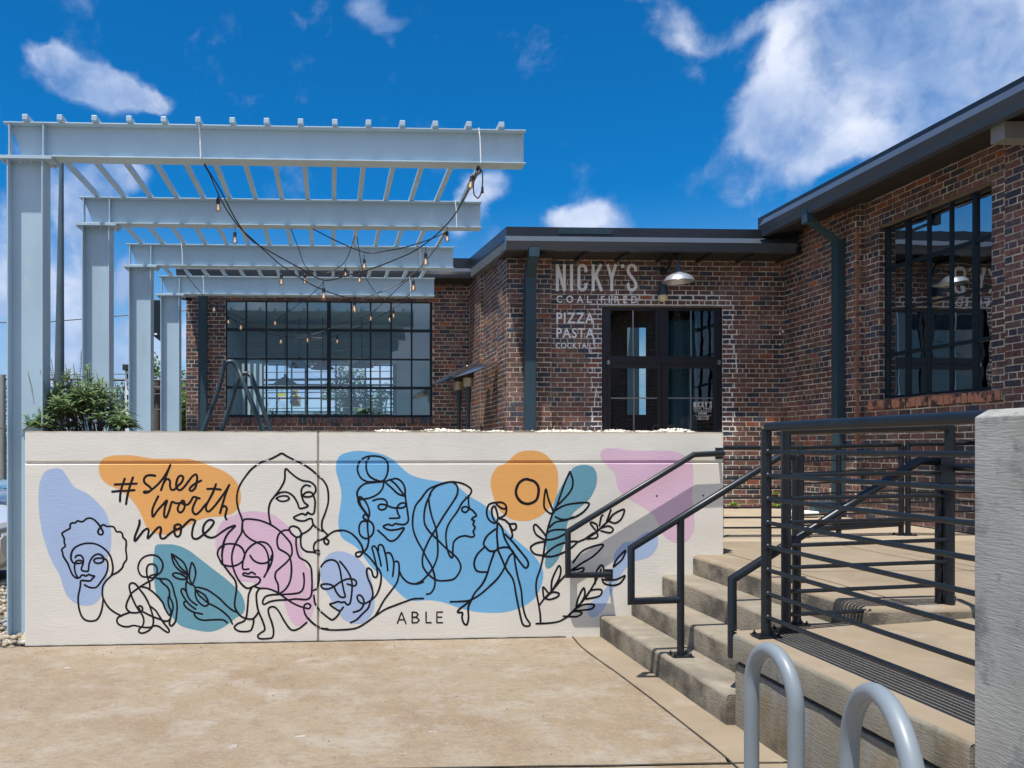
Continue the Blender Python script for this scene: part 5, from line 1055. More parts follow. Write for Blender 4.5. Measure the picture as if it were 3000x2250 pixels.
# near guard rail running away from the camera
ga = empty('guard_rail', (WX(2248, 1865, 2.57).x, 4.72, .555), 'near black pipe guard rail with eight bars on top of the low board-marked wall', 'guard rail')
GX = 2.57; GY = W(2248, 1700, 4.74).y; zt = EZ+.119
part_tube('top_rail', [(GX, GY-.02, zt), (GX, Yn-.05, zt)], .0275, M['rail'], ga, n=16)
b = MB(); b.tube([(GX, GY, .56), (GX, GY, zt-.012)], .0285, 14); b.build('post', M['rail'], ga, smooth=50); base_plate((GX, GY, zs(GX)), ga, .07)
for k in range(8):
    z = EZ-.028-.1392*k; b = MB(); b.tube([(GX, GY-.02, z), (GX, Yn-.05, z)], .0125, 10); b.lathe((GX, GY-.022, z), [(.020,-.01),(.019,.006),(.0125,.014)], 10, Vector((0,-1,0))); b.build('bar', M['rail'], ga, smooth=60)
# guard rail across, behind it
gb = empty('guard_rail', (WY(2303, 1864, 4.83).x, 4.83, .56), 'black pipe guard rail crossing behind the near one, between two pairs of posts', 'guard rail')
L0 = W(2303, 1300, 4.83); R0 = W(2782, 1300, 4.95)
def gbp(t, z): p = L0.lerp(R0, t); return Vector((p.x, p.y, z))
part_tube('top_rail', [gbp(-.01, W(2303,1262,4.83).z), gbp(1.01, W(2782,1250,4.95).z)], .0265, M['rail'], gb, n=14)
for t, px, zc, yy in ((0, 2303, 4.83, 1262), (1, 2782, 4.95, 1250)):
    p = gbp(t, 0); zz = zs(p.x)
    part_tube('post', [(p.x, p.y, zz), (p.x, p.y, W(px, yy, zc).z)], .0275, M['rail'], gb); base_plate((p.x, p.y, zz), gb, .07)
for yl_, yr_ in ((1392,1384),(1460,1451),(1530,1518),(1598,1581),(1662,1645),(1733,1713),(1800,1777)):
    part_tube('bar', [gbp(0, W(2325, yl_, 4.84).z), gbp(1, W(2782, yr_, 4.95).z)], .0125, M['rail'], gb, n=10)
b = MB(); p = W(2777, 1335, 4.90); q = W(2777, 1415, 4.90); b.box((p.x-.042, p.y-.004, q.z), (p.x+.042, p.y+.004, p.z)); b.build('cover_plate', M['rail'], gb)
# pipe rail on the far side of the tall concrete wall
h4 = empty('wall_handrail', W(2830, 1368, 4.6), 'short end of a black handrail beside the tall concrete wall at the right', 'handrail')
part_tube('pipe', [W(2797, 1368, 4.93), W(2870, 1372, 4.6), W(2960, 1376, 4.35)], .026, M['rail'], h4)
q_ = W(2960, 1376, 4.35); part_tube('post', [(q_.x, q_.y, zs(q_.x)), (q_.x, q_.y, q_.z)], .026, M['rail'], h4); base_plate((q_.x, q_.y, zs(q_.x)), h4, .06)
# ramp guard rail in front of the entrance wall
gc = empty('guard_rail', (WY(2122, 1577, 8.3).x, 8.3, .72), 'long black ramp guard rail close to the brick walls behind the steps', 'guard rail')
ys_c = 8.35
barsC = (1347, 1375, 1403, 1431, 1459, 1487, 1516, 1546)
xa, xb = WY(2105, 1310, ys_c).x, WY(2352, 1310, ys_c).x
part_tube('top_rail', [(xa, ys_c, WY(2200,1312,ys_c).z), (xb, ys_c, WY(2200,1312,ys_c).z)], .024, M['rail'], gc)
for y in barsC: part_tube('bar', [(xa, ys_c, WY(2200,y,ys_c).z), (xb, ys_c, WY(2200,y,ys_c).z)], .0105, M['rail'], gc, n=8)
for px, yb_, z_ in ((2348, 1577, 8.35),):
    x = WY(px, 1310, z_).x; part_tube('post', [(x, z_, zl(x, z_)), (x, z_, WY(px,1312,z_).z)], .026, M['rail'], gc); base_plate((x, z_, zl(x, z_)), gc, .07)
x = WY(2112, 1310, ys_c).x; part_tube('post', [(x, ys_c, zl(x, ys_c)), (x, ys_c, WY(2112,1312,ys_c).z)], .026, M['rail'], gc)
E1 = Vector((xb, ys_c, 0)); E2 = W(2640, 1310, 8.72)
def ec(t, z0, z1): p = E1.lerp(E2, t); return Vector((p.x, p.y, z0+(z1-z0)*t))
for (yl_, yr_) in ((1313,1303),(1354,1340),(1388,1373),(1420,1405),(1452,1437),(1484,1470),(1515,1500),(1546,1528)):
    z0 = W(2352, yl_, 8.3).z; z1 = W(2640, yr_, 8.72).z
    part_tube('top_rail' if yl_ == 1313 else 'bar', [ec(0, z0, z0), ec(1, z1, z1)], .024 if yl_ == 1313 else .0105, M['rail'], gc, n=8)
part_tube('low_rail', [ec(0, W(2352,1560,8.3).z, 0), (E2.x, E2.y, W(2640,1534,8.72).z)], .03, M['rail'], gc, n=8)
for t, k in ((.36, 1), (1, 1)):
    p = E1.lerp(E2, t); part_tube('post', [(p.x, p.y, zl(p.x, p.y)), (p.x, p.y, W(2640,1304,8.72).z-.0*(1-t))], .026, M['rail'], gc); base_plate((p.x, p.y, zl(p.x, p.y)), gc, .07)
E3 = W(2660, 1310, 8.70); E4 = W(3010, 1310, 8.62)
p = E3; part_tube('post', [(p.x, p.y, zl(p.x, p.y)), (p.x, p.y, W(2660,1301,8.70).z)], .026, M['rail'], gc); base_plate((p.x, p.y, zl(p.x, p.y)), gc, .07)
for (yl_, yr_) in ((1302,1295),(1360,1361),(1388,1389),(1415,1413),(1443,1441),(1471,1467),(1500,1496),(1528,1524)):
    part_tube('top_rail' if yl_ == 1302 else 'bar', [(E3.x, E3.y, W(2660,yl_,8.70).z), (E4.x, E4.y, W(3010,yr_,8.62).z)], .024 if yl_ == 1302 else .0105, M['rail'], gc, n=8)
# ============================================================ BIKE HOOPS
def hoop(X, y0, y1, zt_, lab, X2=None):
    X2 = X if X2 is None else X2; r = (y1-y0)/2; rr = .0300; zc = zt_-rr-r*1.12
    e = empty('bike_rack', (X, (y0+y1)/2, 0), lab, 'bike rack', 'grey bike hoops in the foreground')
    pts = [Vector((X, y1, 0)), Vector((X, y1, zc))]
    for i in range(1, 24): a = math.pi*i/24; pts.append(Vector((X+(X2-X)*(1-math.cos(a))/2, (y0+y1)/2+r*math.cos(a), zc+r*1.12*math.sin(a))))
    pts += [Vector((X2, y0, zc)), Vector((X2, y0, 0))]
    part_tube('hoop', pts, rr, M['rack'], e, n=20)
    for p in (pts[0], pts[-1]): b = MB(); b.lathe(p, [(.07,.001),(.07,.012),(.034,.014)], 20); b.build('foot_flange', M['rack'], e, smooth=40)
hoop(W(2202,1310,3.42).x, W(2332,1310,3.08).y, W(2202,1310,3.42).y, W(2262,1883,3.28).z+.004, 'grey rounded bike hoop further from the camera, beside the low wall', W(2332,1310,3.08).x)
hoop(W(2488,1310,2.72).x, W(2690,1310,2.22).y, W(2488,1310,2.72).y, W(2573,2017,2.48).z+.012, 'grey rounded bike hoop nearest the camera, at the bottom right', W(2690,1310,2.22).x)
# ============================================================ PERGOLA
pg = empty('pergola', (WY(80, 1868, 7.25).x, 7.25, 0), 'pale blue-grey steel pergola of four cantilevered beams under fifteen thin rafters', 'pergola')
Y1, DY, BWD = 7.17, 2.115, .165
bx0 = WY(9, 355, Y1).x; bx1 = WY(1541, 384, Y1).x; bzt = WY(9, 355, Y1).z; BH = .305
cx0 = WY(22, 1310, Y1+.0).x; cx1 = WY(127, 1310, Y1).x
ft = .011
for k in range(4):
    y = Y1+DY*k; yc = y+BWD/2; z1 = bzt; z0 = bzt-BH
    b = MB(); b.box((bx0, y, z1-ft), (bx1, y+BWD, z1)); b.box((bx0+.06, y, z0), (bx1, y+BWD, z0+ft))
    b.hexa([(bx0+.15, yc-.005, z0+ft), (bx1-.002, yc-.005, z0+ft), (bx1-.002, yc+.005, z0+ft), (bx0+.15, yc+.005, z0+ft), (bx0+.03, yc-.005, z1-ft), (bx1-.002, yc-.005, z1-ft), (bx1-.002, yc+.005, z1-ft), (bx0+.03, yc+.005, z1-ft)])
    bm_ = b.build('beam', M['pergola'], pg, bevel=.002)
    for x in (cx0+.006, cx1-.010):
        b = MB(); b.box((x, y+.004, z0+ft+.001), (x+.010, yc-.006, z1-ft-.001)); b.build('stiffener', M['pergola'], bm_)
    zb = 0 if k == 0 else .70; cy0, cy1 = yc-.10, yc+.10; zc = z0-.030
    b = MB(); b.box((cx0, cy0, zb), (cx0+.012, cy1, zc)); b.box((cx1-.012, cy0, zb), (cx1, cy1, zc)); b.box((cx0+.012, yc-.005, zb), (cx1-.012, yc+.005, zc))
    co = b.build('column', M['pergola'], pg, bevel=.002, label=['front column at the left end of the mural wall', 'second column from the front, behind the shrub', 'third column from the front', 'rearmost column beside the brick corner'][k])
    b = MB(); b.box((cx0-.07, cy0-.015, zc), (cx1+.08, cy1+.015, zc+.014)); b.box((cx0-.07, cy0-.014, zc+.0145), (cx1+.08, cy1+.014, z0-.0005)); b.build('cap_plate', M['pergola'], co, bevel=.001)
    b = MB()
    for x in (cx0-.045, cx0+.10, cx1-.11, cx1+.055):
        for yy in (cy0+.035, cy1-.035): b.lathe((x, yy, zc), [(.014,0),(.014,-.012),(.008,-.013),(.008,-.026)], 6)
    b.build('bolt', M['pergola'], co, kind='stuff')
    # white conduit strapped to the beam at both string-light fixings
    for px in ((582, 1402) if k == 0 else ((1333,) if k == 1 else ((531, 1228) if k == 2 else (594, 1200)))):
        x = WY(px, 400, y).x; part_tube('conduit', [(x, y-.008, z1+.006), (x+.012, y-.008, z1-.09), (x+.02, y-.008, z0-.004)], .0055, M['letter'], bm_, n=6)
raft = [78, 179, 280, 381, 482, 582, 682, 782, 881, 981, 1079, 1178, 1274, 1372, 1467]
rm = None
for px in raft:
    x = WY(px, 350, Y1).x
    if rm is None:
        b = MB(); s = .0245; ch = .006; b.box((-s, 0, 0), (s, DY*3+BWD+.12, .049)); rm = b.mesh('rafter', M['pergola'])
    o = put('rafter', rm, pg, bevel=.005); o.location = (x, Y1-.045, bzt+.0005)
# ============================================================ STRING LIGHTS
M['cable'] = mat('black_cable', (.012,.012,.013), .5); M['socket'] = mat('black_socket', (.015,.015,.017), .45)
def bulb_glass():
    m = bpy.data.materials.new('bulb_glass'); m.use_nodes = True; N = m.node_tree.nodes; L = m.node_tree.links; N.clear()
    t = N.new('ShaderNodeBsdfTransparent'); t.inputs[0].default_value = (.86,.80,.72,1); g = N.new('ShaderNodeBsdfGlossy'); g.inputs['Roughness'].default_value = .03
    lw_ = N.new('ShaderNodeLayerWeight'); lw_.inputs[0].default_value = .35; mx = N.new('ShaderNodeMixShader'); L.new(lw_.outputs['Facing'], mx.inputs[0]); L.new(t.outputs[0], mx.inputs[1]); L.new(g.outputs[0], mx.inputs[2])
    o = N.new('ShaderNodeOutputMaterial'); L.new(mx.outputs[0], o.inputs[0]); return m
M['bglass'] = bulb_glass(); M['filament'] = mat('lit_filament', (1,.6,.3), .4, emit=((1,.62,.34), 1.0))
b = MB(); b.lathe((0,0,0), [(.007,0),(.012,-.004),(.017,-.015),(.0175,-.048),(.019,-.052),(.019,-.056)], 12); me_s = b.mesh('socket', M['socket'])
b = MB(); b.lathe((0,0,0), [(.013,-.054),(.016,-.064),(.025,-.085),(.0285,-.103),(.026,-.120),(.015,-.134),(.003,-.138)], 14); me_g = b.mesh('bulb', M['bglass']); me_g.polygons.foreach_set('use_smooth', [True]*len(me_g.polygons))
b = MB(); 
for a in range(4): b.tube([(.006*math.cos(a*1.57), .006*math.sin(a*1.57), -.070), (.009*math.cos(a*1.57+.5), .009*math.sin(a*1.57+.5), -.112)], .0013, 4)
b.box((-.002,-.002,-.112), (.002,.002,-.06)); me_f = b.mesh('filament', M['filament'])
def string_light(lab, pts, bulbs, r=.0062):
    e = empty('string_light', W(*pts[0]), lab, 'string lights', 'strings of bulbs under the pergola')
    P3 = [W(*p) for p in pts]; part_tube('cable', cat_rom(P3, .06), r, M['cable'], e, n=6)
    for (px, py, z) in bulbs:
        top_ = W(px, py, z); tl = Vector((top_.x, top_.y, top_.z+.055)); part_tube('drop_wire', [tl, top_], .0035, M['cable'], e, n=5)
        bm = []
        for nme, me in (('socket', me_s), ('bulb', me_g), ('filament', me_f)):
            o = put(nme, me, e if nme != 'filament' else bm[-1]); 
            if nme == 'filament': o.matrix_parent_inverse = Matrix.Identity(4)
            else: o.location = top_; bm.append(o)
string_light('string of bulbs sagging lowest, from the front beam at left up to its right end', [(598,480,7.25),(645,556,7.4),(690,642,7.6),(735,702,7.8),(800,742,8.0),(880,786,8.2),(950,821,8.3),(1020,806,8.2),(1080,790,8.1),(1160,760,7.9),(1238,720,7.7),(1330,632,7.5),(1402,492,7.25)], [(639,579,7.4),(948,841,8.3),(1247,739,7.7)])
string_light('second string starting beside the first and ending on the second beam', [(599,484,7.25),(612,505,7.3),(650,590,7.7),(695,658,8.1),(745,706,8.4),(800,757,8.7),(835,785,8.9),(930,842,9.1),(1037,874,9.2),(1120,853,9.3),(1190,818,9.3),(1250,762,9.3),(1310,676,9.3)], [(688,677,8.1),(824,801,8.9),(1038,880,9.2),(1211,820,9.3)])
string_light('short string between the second beam middle and its right end', [(916,670,9.3),(990,708,9.5),(1075,741,9.7),(1130,735,9.6),(1180,726,9.5),(1250,705,9.4),(1312,678,9.3)], [(1067,757,9.7),(1310,676,9.3)])
string_light('thin string dropping steeply from the second beam and climbing to the third rafter gap', [(852,670,9.3),(870,715,9.6),(896,783,10.2),(925,797,10.5),(955,801,10.6),(985,788,10.6),(1010,768,10.5),(1027,730,10.3),(1040,690,10.1)], [(893,802,10.2),(1012,784,10.5)], .0052)
string_light('thin string falling from a rafter past the third beam toward the window', [(1046,692,10.1),(1052,735,10.3),(1062,790,10.7),(1080,828,11.2),(1110,868,11.8),(1140,887,12.0),(1170,885,12.0),(1200,862,11.8),(1212,836,11.5)], [(1053,800,10.7),(1211,820,11.5)], .0052)
string_light('long low string crossing in front of the wide window from the third beam', [(531,782,11.45),(558,822,11.6),(600,868,12.0),(640,895,12.3),(700,928,12.7),(760,958,13.0),(830,978,13.2),(901,982,13.3),(960,965,13.3),(1020,942,13.2),(1086,918,13.0),(1130,880,12.5),(1180,832,11.9),(1228,800,11.5)], [(627,889,12.2),(706,942,12.7),(823,984,13.2),(901,980,13.3),(1086,916,13.0)], .0052)
string_light('rearmost string of bulbs just before the wide window', [(594,873,13.5),(650,915,13.6),(720,955,13.7),(800,980,13.8),(880,989,13.9),(955,989,13.9),(1010,975,13.8),(1080,945,13.7),(1150,905,13.6),(1200,872,13.5)], [(669,927,13.6),(988,984,13.9),(1141,920,13.6),(1153,908,13.6)], .0052)
string_light('string rising from the window middle to the second beam left', [(806,940,13.3),(850,910,12.6),(900,872,11.6),(935,842,10.4),(950,822,9.6)], [(806,930,13.3),(1040,893,13.0)], .0052)
cc = empty('cable_coil', W(1403, 495, 7.2), 'spare black cable coil with one bulb under the front beam right end', 'cable coil')
part_tube('loop', cat_rom([W(1400,500,7.22), W(1392,520,7.2), W(1387,545,7.18), W(1390,572,7.18), W(1399,581,7.18), W(1408,570,7.2), W(1413,545,7.2), W(1414,520,7.2), W(1412,500,7.22), W(1404,492,7.22), W(1400,500,7.24)], .02), .006, M['cable'], cc, n=6)
part_tube('loop', cat_rom([W(1402,485,7.22), W(1395,500,7.24), W(1398,512,7.2), W(1408,505,7.2), W(1404,488,7.2)], .02), .008, M['cable'], cc, n=6)
part_tube('plug', [W(1413,548,7.2), W(1414,566,7.2)], .011, M['socket'], cc, n=8)
for nme, me in (('socket', me_s), ('bulb', me_g)):
    o = put(nme, me, cc); o.location = W(1384, 512, 7.2); o.rotation_euler = (0, .2, 0)
    if nme == 'bulb': f = put('filament', me_f, o); f.matrix_parent_inverse = Matrix.Identity(4)
# ============================================================ PATIO THINGS
pl = [W(598,1258,10.6), W(640,1140,10.6), W(655,1080,10.6), W(668,1060,10.6), W(682,1060,10.6), W(697,1080,10.6), W(717,1130,10.5), W(770,1258,10.4)]
def arch(lab, ctrl):
    e = empty('tube_arch', (ctrl[0].x, ctrl[0].y, .74), lab, 'tube frame', 'bent tube frames on the patio')
    a, z = ctrl[0], ctrl[-1]; d0 = (ctrl[0]-ctrl[1]).normalized(); d1 = (z-ctrl[-2]).normalized()
    a2 = a+d0*((a.z-.74)/max(.01, -d0.z)) ; z2 = z+d1*((z.z-.74)/max(.01, -d1.z))
    part_tube('tube', [a2]+cat_rom(ctrl, .04)+[z2], .032, M['rack_dark'], e, n=12)
arch('taller dark bent tube frame in front of the wide window', pl)
arch('lower dark bent tube frame, right of and behind the taller one', [W(652,1258,11.2), W(690,1135,11.2), W(700,1108,11.2), W(716,1094,11.2), W(734,1100,11.2), W(745,1125,11.1), W(792,1258,11.0)])
def heater(lab, px, zc, ytop, tilt, rr=.46):
    base = W(px, 1310, zc); e = empty('patio_heater', (base.x, base.y, .745), lab, 'patio heater', 'patio heaters in the corner')
    zt_ = W(px, ytop, zc).z; P_ = lambda z: Vector((base.x, base.y, z))
    b = MB(); b.lathe(P_(.745), [(.23,0),(.23,.02),(.2,.05),(.2,.72),(.05,.76),(.03,.78)], 24); b.build('tank_housing', M['rail'], e, smooth=40)
    part_tube('pole', [P_(1.5), P_(zt_-.48)], .030, M['rack_dark'], e)
    b = MB(); b.lathe(P_(zt_-.50), [(.034,0),(.048,.03),(.048,.24),(.07,.26)], 16); b.build('control_head', M['rack_dark'], e, smooth=40)
    b = MB(); b.lathe(P_(zt_-.25), [(.085,0),(.088,.14)], 18); b.build('burner_mesh', mat('perforated_steel', (.42,.36,.25), .35, metal=.8, var=.4, vscale=40), e)
    b = MB(); b.lathe(P_(zt_-.11), [(.090,0),(.092,.10),(.09,.13)], 18); b.build('burner_cap', M['dark_in'], e, smooth=40)
    ax = Vector((-tilt, -.12, 1)).normalized(); b = MB(); b.lathe(P_(zt_+.04), [(rr,-.030),(rr*.97,-.022),(rr*.6,.02),(rr*.25,.05),(.02,.056),(.015,.05),(rr*.25,.044),(rr*.6,.012),(rr,-.034)], 28, ax, closed=False)
    b.build('reflector', mat('polished_reflector', (.68,.64,.60), .24, metal=1), e, smooth=50)
heater('right patio heater with a tilted steel reflector, nearer the corner pier', 1372, 13.0, 1088, .36)
heater('left patio heater, pole a little further back with the same tilted reflector', 1345, 13.6, 1100, .34)
# ============================================================ PLANTER BEHIND THE WALL
soil = MB(); n = 60
sA, sB = .20, WL-.05
for i in range(n):
    for j in range(6):
        q = []
        for a, c in ((i,j),(i+1,j),(i+1,j+1),(i,j+1)):
            s = sA+(sB-sA)*a/n; d = -.24-.75*c/6; hh = (.02 if s > onwall(1130,1260)[0] else -.03)+.035*math.sin(math.pi*c/6)*(1 if s > onwall(1130,1260)[0] else .3)+.01*noise.noise(Vector((s*8, d*8, 0)))
            p = wp(s, ZT-.03+hh, d); q.append(p)
        soil.quad(*q)
for q in ((wp(sA,.7,-.99), wp(sB,.7,-.99), wp(sB,ZT-.02,-.99), wp(sA,ZT-.02,-.99)), (wp(sB,.7,-.24), wp(sB,.7,-.99), wp(sB,ZT-.01,-.99), wp(sB,ZT-.01,-.24))): soil.quad(*q)
soil.build('planter_bed', mat('dry_soil', (.10,.075,.05), .95, var=.3, vscale=15, bump=.8, bscale=60), kind='structure')
def stones(name, n, fn, m, lab, cat, seed, smin, smax, kind='stuff'):
    r = random.Random(seed); b = MB()
    ico = bmesh.new(); bmesh.ops.create_icosphere(ico, subdivisions=1, radius=1); V = [v.co.copy() for v in ico.verts]; Fc = [tuple(v.index for v in f.verts) for f in ico.faces]; ico.free()
    for i in range(n):
        p = fn(r); s = r.uniform(smin, smax); sx_, sy_, sz_ = s*r.uniform(.8,1.3), s*r.uniform(.7,1.1), s*r.uniform(.5,.8); a = r.uniform(0, 6.28); ca, sa = math.cos(a), math.sin(a); k = len(b.v); sh = r.uniform(0, 50); b.cr = r.random()
        for v in V:
            q = v*(1+.25*noise.noise(v*1.3+Vector((sh,0,0)))); x, y, z = q.x*sx_, q.y*sy_, q.z*sz_; b.v.append((p[0]+x*ca-y*sa, p[1]+x*sa+y*ca, p[2]+z))
        for f in Fc: b.face(tuple(k+j for j in f))
    return b.build(name, m, None, smooth=80, label=lab, cat=cat, kind=kind)
def stone_mat(name, cols):
    m, N, L, b = nm(name); b.inputs['Roughness'].default_value = .7; a = N.new('ShaderNodeAttribute'); a.attribute_name = 'rnd'; r = N.new('ShaderNodeValToRGB'); cr = r.color_ramp
    cr.elements[0].color = (*cols[0],1); cr.elements[1].color = (*cols[-1],1)
    for i, c in enumerate(cols[1:-1], 1): e = cr.elements.new(i/(len(cols)-1)); e.color = (*c,1)
    L.new(a.outputs['Fac'], r.inputs[0]); L.new(r.outputs[0], b.inputs['Base Color']); return m
M['pebble'] = stone_mat('white_pebble', [(.42,.36,.27),(.62,.57,.48),(.72,.68,.60),(.55,.44,.32)])
M['river'] = stone_mat('river_stone', [(.10,.11,.12),(.30,.25,.18),(.45,.38,.28),(.24,.16,.09),(.5,.47,.42),(.18,.19,.20)])
sP0 = onwall(1120, 1262)[0]
stones('gravel', 1700, lambda r: (lambda s, d: tuple(wp(s, ZT-.018+(.034*math.sin(math.pi*min(1, (-d-.2)/.75))+.035*noise.noise(Vector((s*4,d*3,4)))), d)))(sP0+(sB-sP0-.02)*r.random()**.9, -.21-r.random()**1.5*.7), M['pebble'], 'white pebbles heaped along the top behind the mural wall', 'gravel', 1, .010, .026)
g0 = WZ(0, 1905, 0); 
stones('gravel', 2600, lambda r: (r.uniform(A0.x-1.9, A0.x-.02), r.uniform(A0.y-.02, A0.y+3.4), -.03+r.random()*.05), M['river'], 'mixed river stones around the foot of the front pergola column', 'gravel', 2, .02, .045)
b = MB(); b.box((A0.x-2.2, A0.y-.01, -.05), (A0.x+.0, A0.y+3.6, -.015)); b.build('gravel_bed', mat('dark_gravel_bed', (.09,.08,.065), .95, var=.4, vscale=30), kind='structure')
# ---------------- plants
def leafq(b, base, d, up, L_, w_, fold=.15, droop=.25):
    d = d.normalized(); side = d.cross(up).normalized(); nrm = side.cross(d).normalized()
    m1 = base+d*L_*.35+nrm*L_*.06; m2 = base+d*L_*.72-Vector((0,0,L_*droop*.45)); tip = base+d*L_-Vector((0,0,L_*droop)); k = len(b.v)
    b.v += [tuple(base), tuple(m1+side*w_*.5+nrm*w_*fold), tuple(m2+side*w_*.36+nrm*w_*fold), tuple(tip), tuple(m2-side*w_*.36+nrm*w_*fold), tuple(m1-side*w_*.5+nrm*w_*fold), tuple(m1), tuple(m2)]
    b.face((k,k+1,k+6)); b.face((k,k+6,k+5)); b.face((k+1,k+2,k+7,k+6)); b.face((k+6,k+7,k+4,k+5)); b.face((k+2,k+3,k+7)); b.face((k+7,k+3,k+4))
sh = empty('shrub', wp(onwall(240,1260)[0], ZT-.03, -.6), 'bushy narrow-leaved green shrub with dry flower spikes at the left end behind the mural wall', 'shrub')
rs = random.Random(12); stem = MB(); lf = MB(); tops = []
cS = wp(onwall(235,1260)[0], 0, -.58)
def shp(px, py, z): return W(px, py, z)
while len(tops) < 135:
    u = rs.uniform(-1, 1); dep = rs.uniform(-1, 1); px = 235+u*150; 
    hmax = (1-abs(u)**2.2)*(188+30*noise.noise(Vector((u*4,0,0)))); py = 1262-max(12, hmax*(rs.random()**.55)*(1-.35*dep*dep))
    tops.append(W(px, py, 7.3+.38*dep))
tops += [W(px, py, 7.1+rs.uniform(-.1,.2)) for px, py in ((95,1238),(80,1232),(112,1225),(70,1225),(120,1240),(90,1215),(200,1086),(225,1098),(255,1075),(300,1110),(165,1130),(330,1150),(370,1185))]
single = []
for tp in tops:
    root = Vector((cS.x+(tp.x-cS.x)*.55+rs.uniform(-.04,.04), cS.y+(tp.y-cS.y)*.5, ZT-.04)); mid = root.lerp(tp, .55)+Vector((0,0,.03)); stem.tube([root, mid, tp], .0035, 4, False)
    L0_ = rs.uniform(.115, .18); ax = (tp-mid).normalized(); nl = rs.randint(13, 19)
    for i in range(nl):
        f = i/nl; p = tp.lerp(mid, f*.95); a = i*2.4+rs.random(); el = .95-.9*f+rs.uniform(-.15,.15)
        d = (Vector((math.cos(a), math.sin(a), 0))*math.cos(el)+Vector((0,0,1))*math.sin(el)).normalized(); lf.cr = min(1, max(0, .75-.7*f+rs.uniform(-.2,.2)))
        L_ = L0_*(.5+.75*f)*rs.uniform(.8,1.15)
        if i > 3 and f < .5 and tp.y < 7.25 and len(single) < 300 and rs.random() < .5: single.append((p.copy(), d, L_, lf.cr))
        else: leafq(lf, p, d, Vector((0,0,1)), L_, L_*.21)
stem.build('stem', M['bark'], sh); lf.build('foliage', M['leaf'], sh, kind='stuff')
b = MB(); leafq(b, Vector((0,0,0)), Vector((1,0,0)), Vector((0,0,1)), 1, .25); me = b.mesh('leaf', M['leaf'])
for p, d, L_, c in single:
    o = bpy.data.objects.new('leaf', me); C.objects.link(o); o.parent = sh; o.matrix_parent_inverse = Matrix.Translation(-sh.location)
    s_ = d.cross(Vector((0,0,1))).normalized(); n_ = s_.cross(d).normalized(); m4 = Matrix(((d.x, -s_.x, n_.x, p.x), (d.y, -s_.y, n_.y, p.y), (d.z, -s_.z, n_.z, p.z), (0,0,0,1))); o.matrix_basis = m4 @ Matrix.Scale(L_, 4); o['rnd'] = c
b = MB()
for px, py, dx in ((82,1090,18),(117,1082,22),(238,1025,-6),(150,1050,10),(148,1075,14),(283,1092,18),(335,1108,10),(192,1065,8),(215,1065,6)):
    p0 = W(px+dx, py+95, 7.1); p1 = W(px, py, 7.05); b.tube([p0, p0.lerp(p1,.5)+Vector((.01,0,0)), p1], .0022, 4, False)
    for i in range(9): q = p0.lerp(p1, .35+i*.07); b.lathe(q, [(.001,-.006),(.005,0),(.001,.006)], 5, Vector((rs.uniform(-1,1), rs.uniform(-1,1), 1)))
b.build('dry_spike', mat('dry_stalk', (.16,.12,.08), .9), sh, kind='stuff')
# little weeds at the foot of the entrance wall
for k, (px, py, s_) in enumerate(((2150,1474,.085),(2276,1448,.06),(2279,1478,.07))):
    c = WY(px, py+8, YB-.06) if k != 1 else WY(px, py, YB-.03); b = MB(); r = random.Random(k)
    for i in range(26):
        a = r.uniform(0, 6.28); d = Vector((math.cos(a), math.sin(a)*.7, r.uniform(.1,1.1))); b.cr = r.uniform(.7,1.6); leafq(b, Vector((c.x, c.y, c.z)), d, Vector((0,0,1)), s_*r.uniform(.7,1.3), s_*.45)
    tag(b.build('weed', leaf_mat('bright_weed_leaf', (.12,.26,.02), (.24,.42,.04))), ['small bright green weed at the foot of the entrance wall, left one', 'tiny green sprig growing from the brick joint above the right weed', 'small bright green weed at the foot of the entrance wall, right one'][k], 'weed', 'weeds along the entrance wall')
# ---------------- trees beyond
def tree(lab, base, h, r_, seed, nleaf=2600, ls=.16, m=None, trunk=.16, group='trees beyond the patio', crown0=.3):
    base = Vector(base); e = empty('tree', base, lab, 'tree', group); r = random.Random(seed); b = MB()
    b.tube([base, base+Vector((r.uniform(-.1,.1),0,h*.35)), base+Vector((r.uniform(-.3,.3),0,h*.75))], trunk, 8, r2=trunk*.35)
    cl = []
    for i in range(15):
        a = r.uniform(0, 6.28); rr = r_*r.uniform(.25,.85); zz = h*r.uniform(crown0, .95); k = 1-abs((zz/h-.55))*.9
        c = base+Vector((math.cos(a)*rr*k, math.sin(a)*rr*k, zz)); cl.append((c, r_*r.uniform(.28,.5))); b.tube([base+Vector((0,0,zz*.55)), base.lerp(c,.6)+Vector((0,0,zz*.3)), c], trunk*.3, 5, r2=trunk*.08)
    b.build('trunk', M['bark'], e, smooth=60)
    b = MB()
    for i in range(nleaf):
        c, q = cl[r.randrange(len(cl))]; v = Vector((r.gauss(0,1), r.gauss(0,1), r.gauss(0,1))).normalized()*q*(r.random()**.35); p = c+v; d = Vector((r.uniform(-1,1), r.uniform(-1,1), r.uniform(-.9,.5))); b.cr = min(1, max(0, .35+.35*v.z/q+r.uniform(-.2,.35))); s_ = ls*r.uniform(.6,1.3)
        sd = d.cross(Vector((0,0,1))).normalized()*s_*.35; d = d.normalized()*s_; b.quad(p, p+d*.5+sd, p+d, p+d*.5-sd)
    b.build('crown', m or M['tree_leaf'], e, kind='stuff')
def tb(px, Y, z=-.05): p = WY(px, 1310, Y); return (p.x, p.y, z)
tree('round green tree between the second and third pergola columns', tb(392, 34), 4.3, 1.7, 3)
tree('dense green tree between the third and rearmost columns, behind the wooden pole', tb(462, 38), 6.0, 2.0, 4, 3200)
tree('bright green tree just left of the brick corner', tb(537, 30), 4.3, 1.3, 5, 2600, .15, leaf_mat('bright_tree_leaf', (.06,.13,.012), (.26,.42,.04), .45))
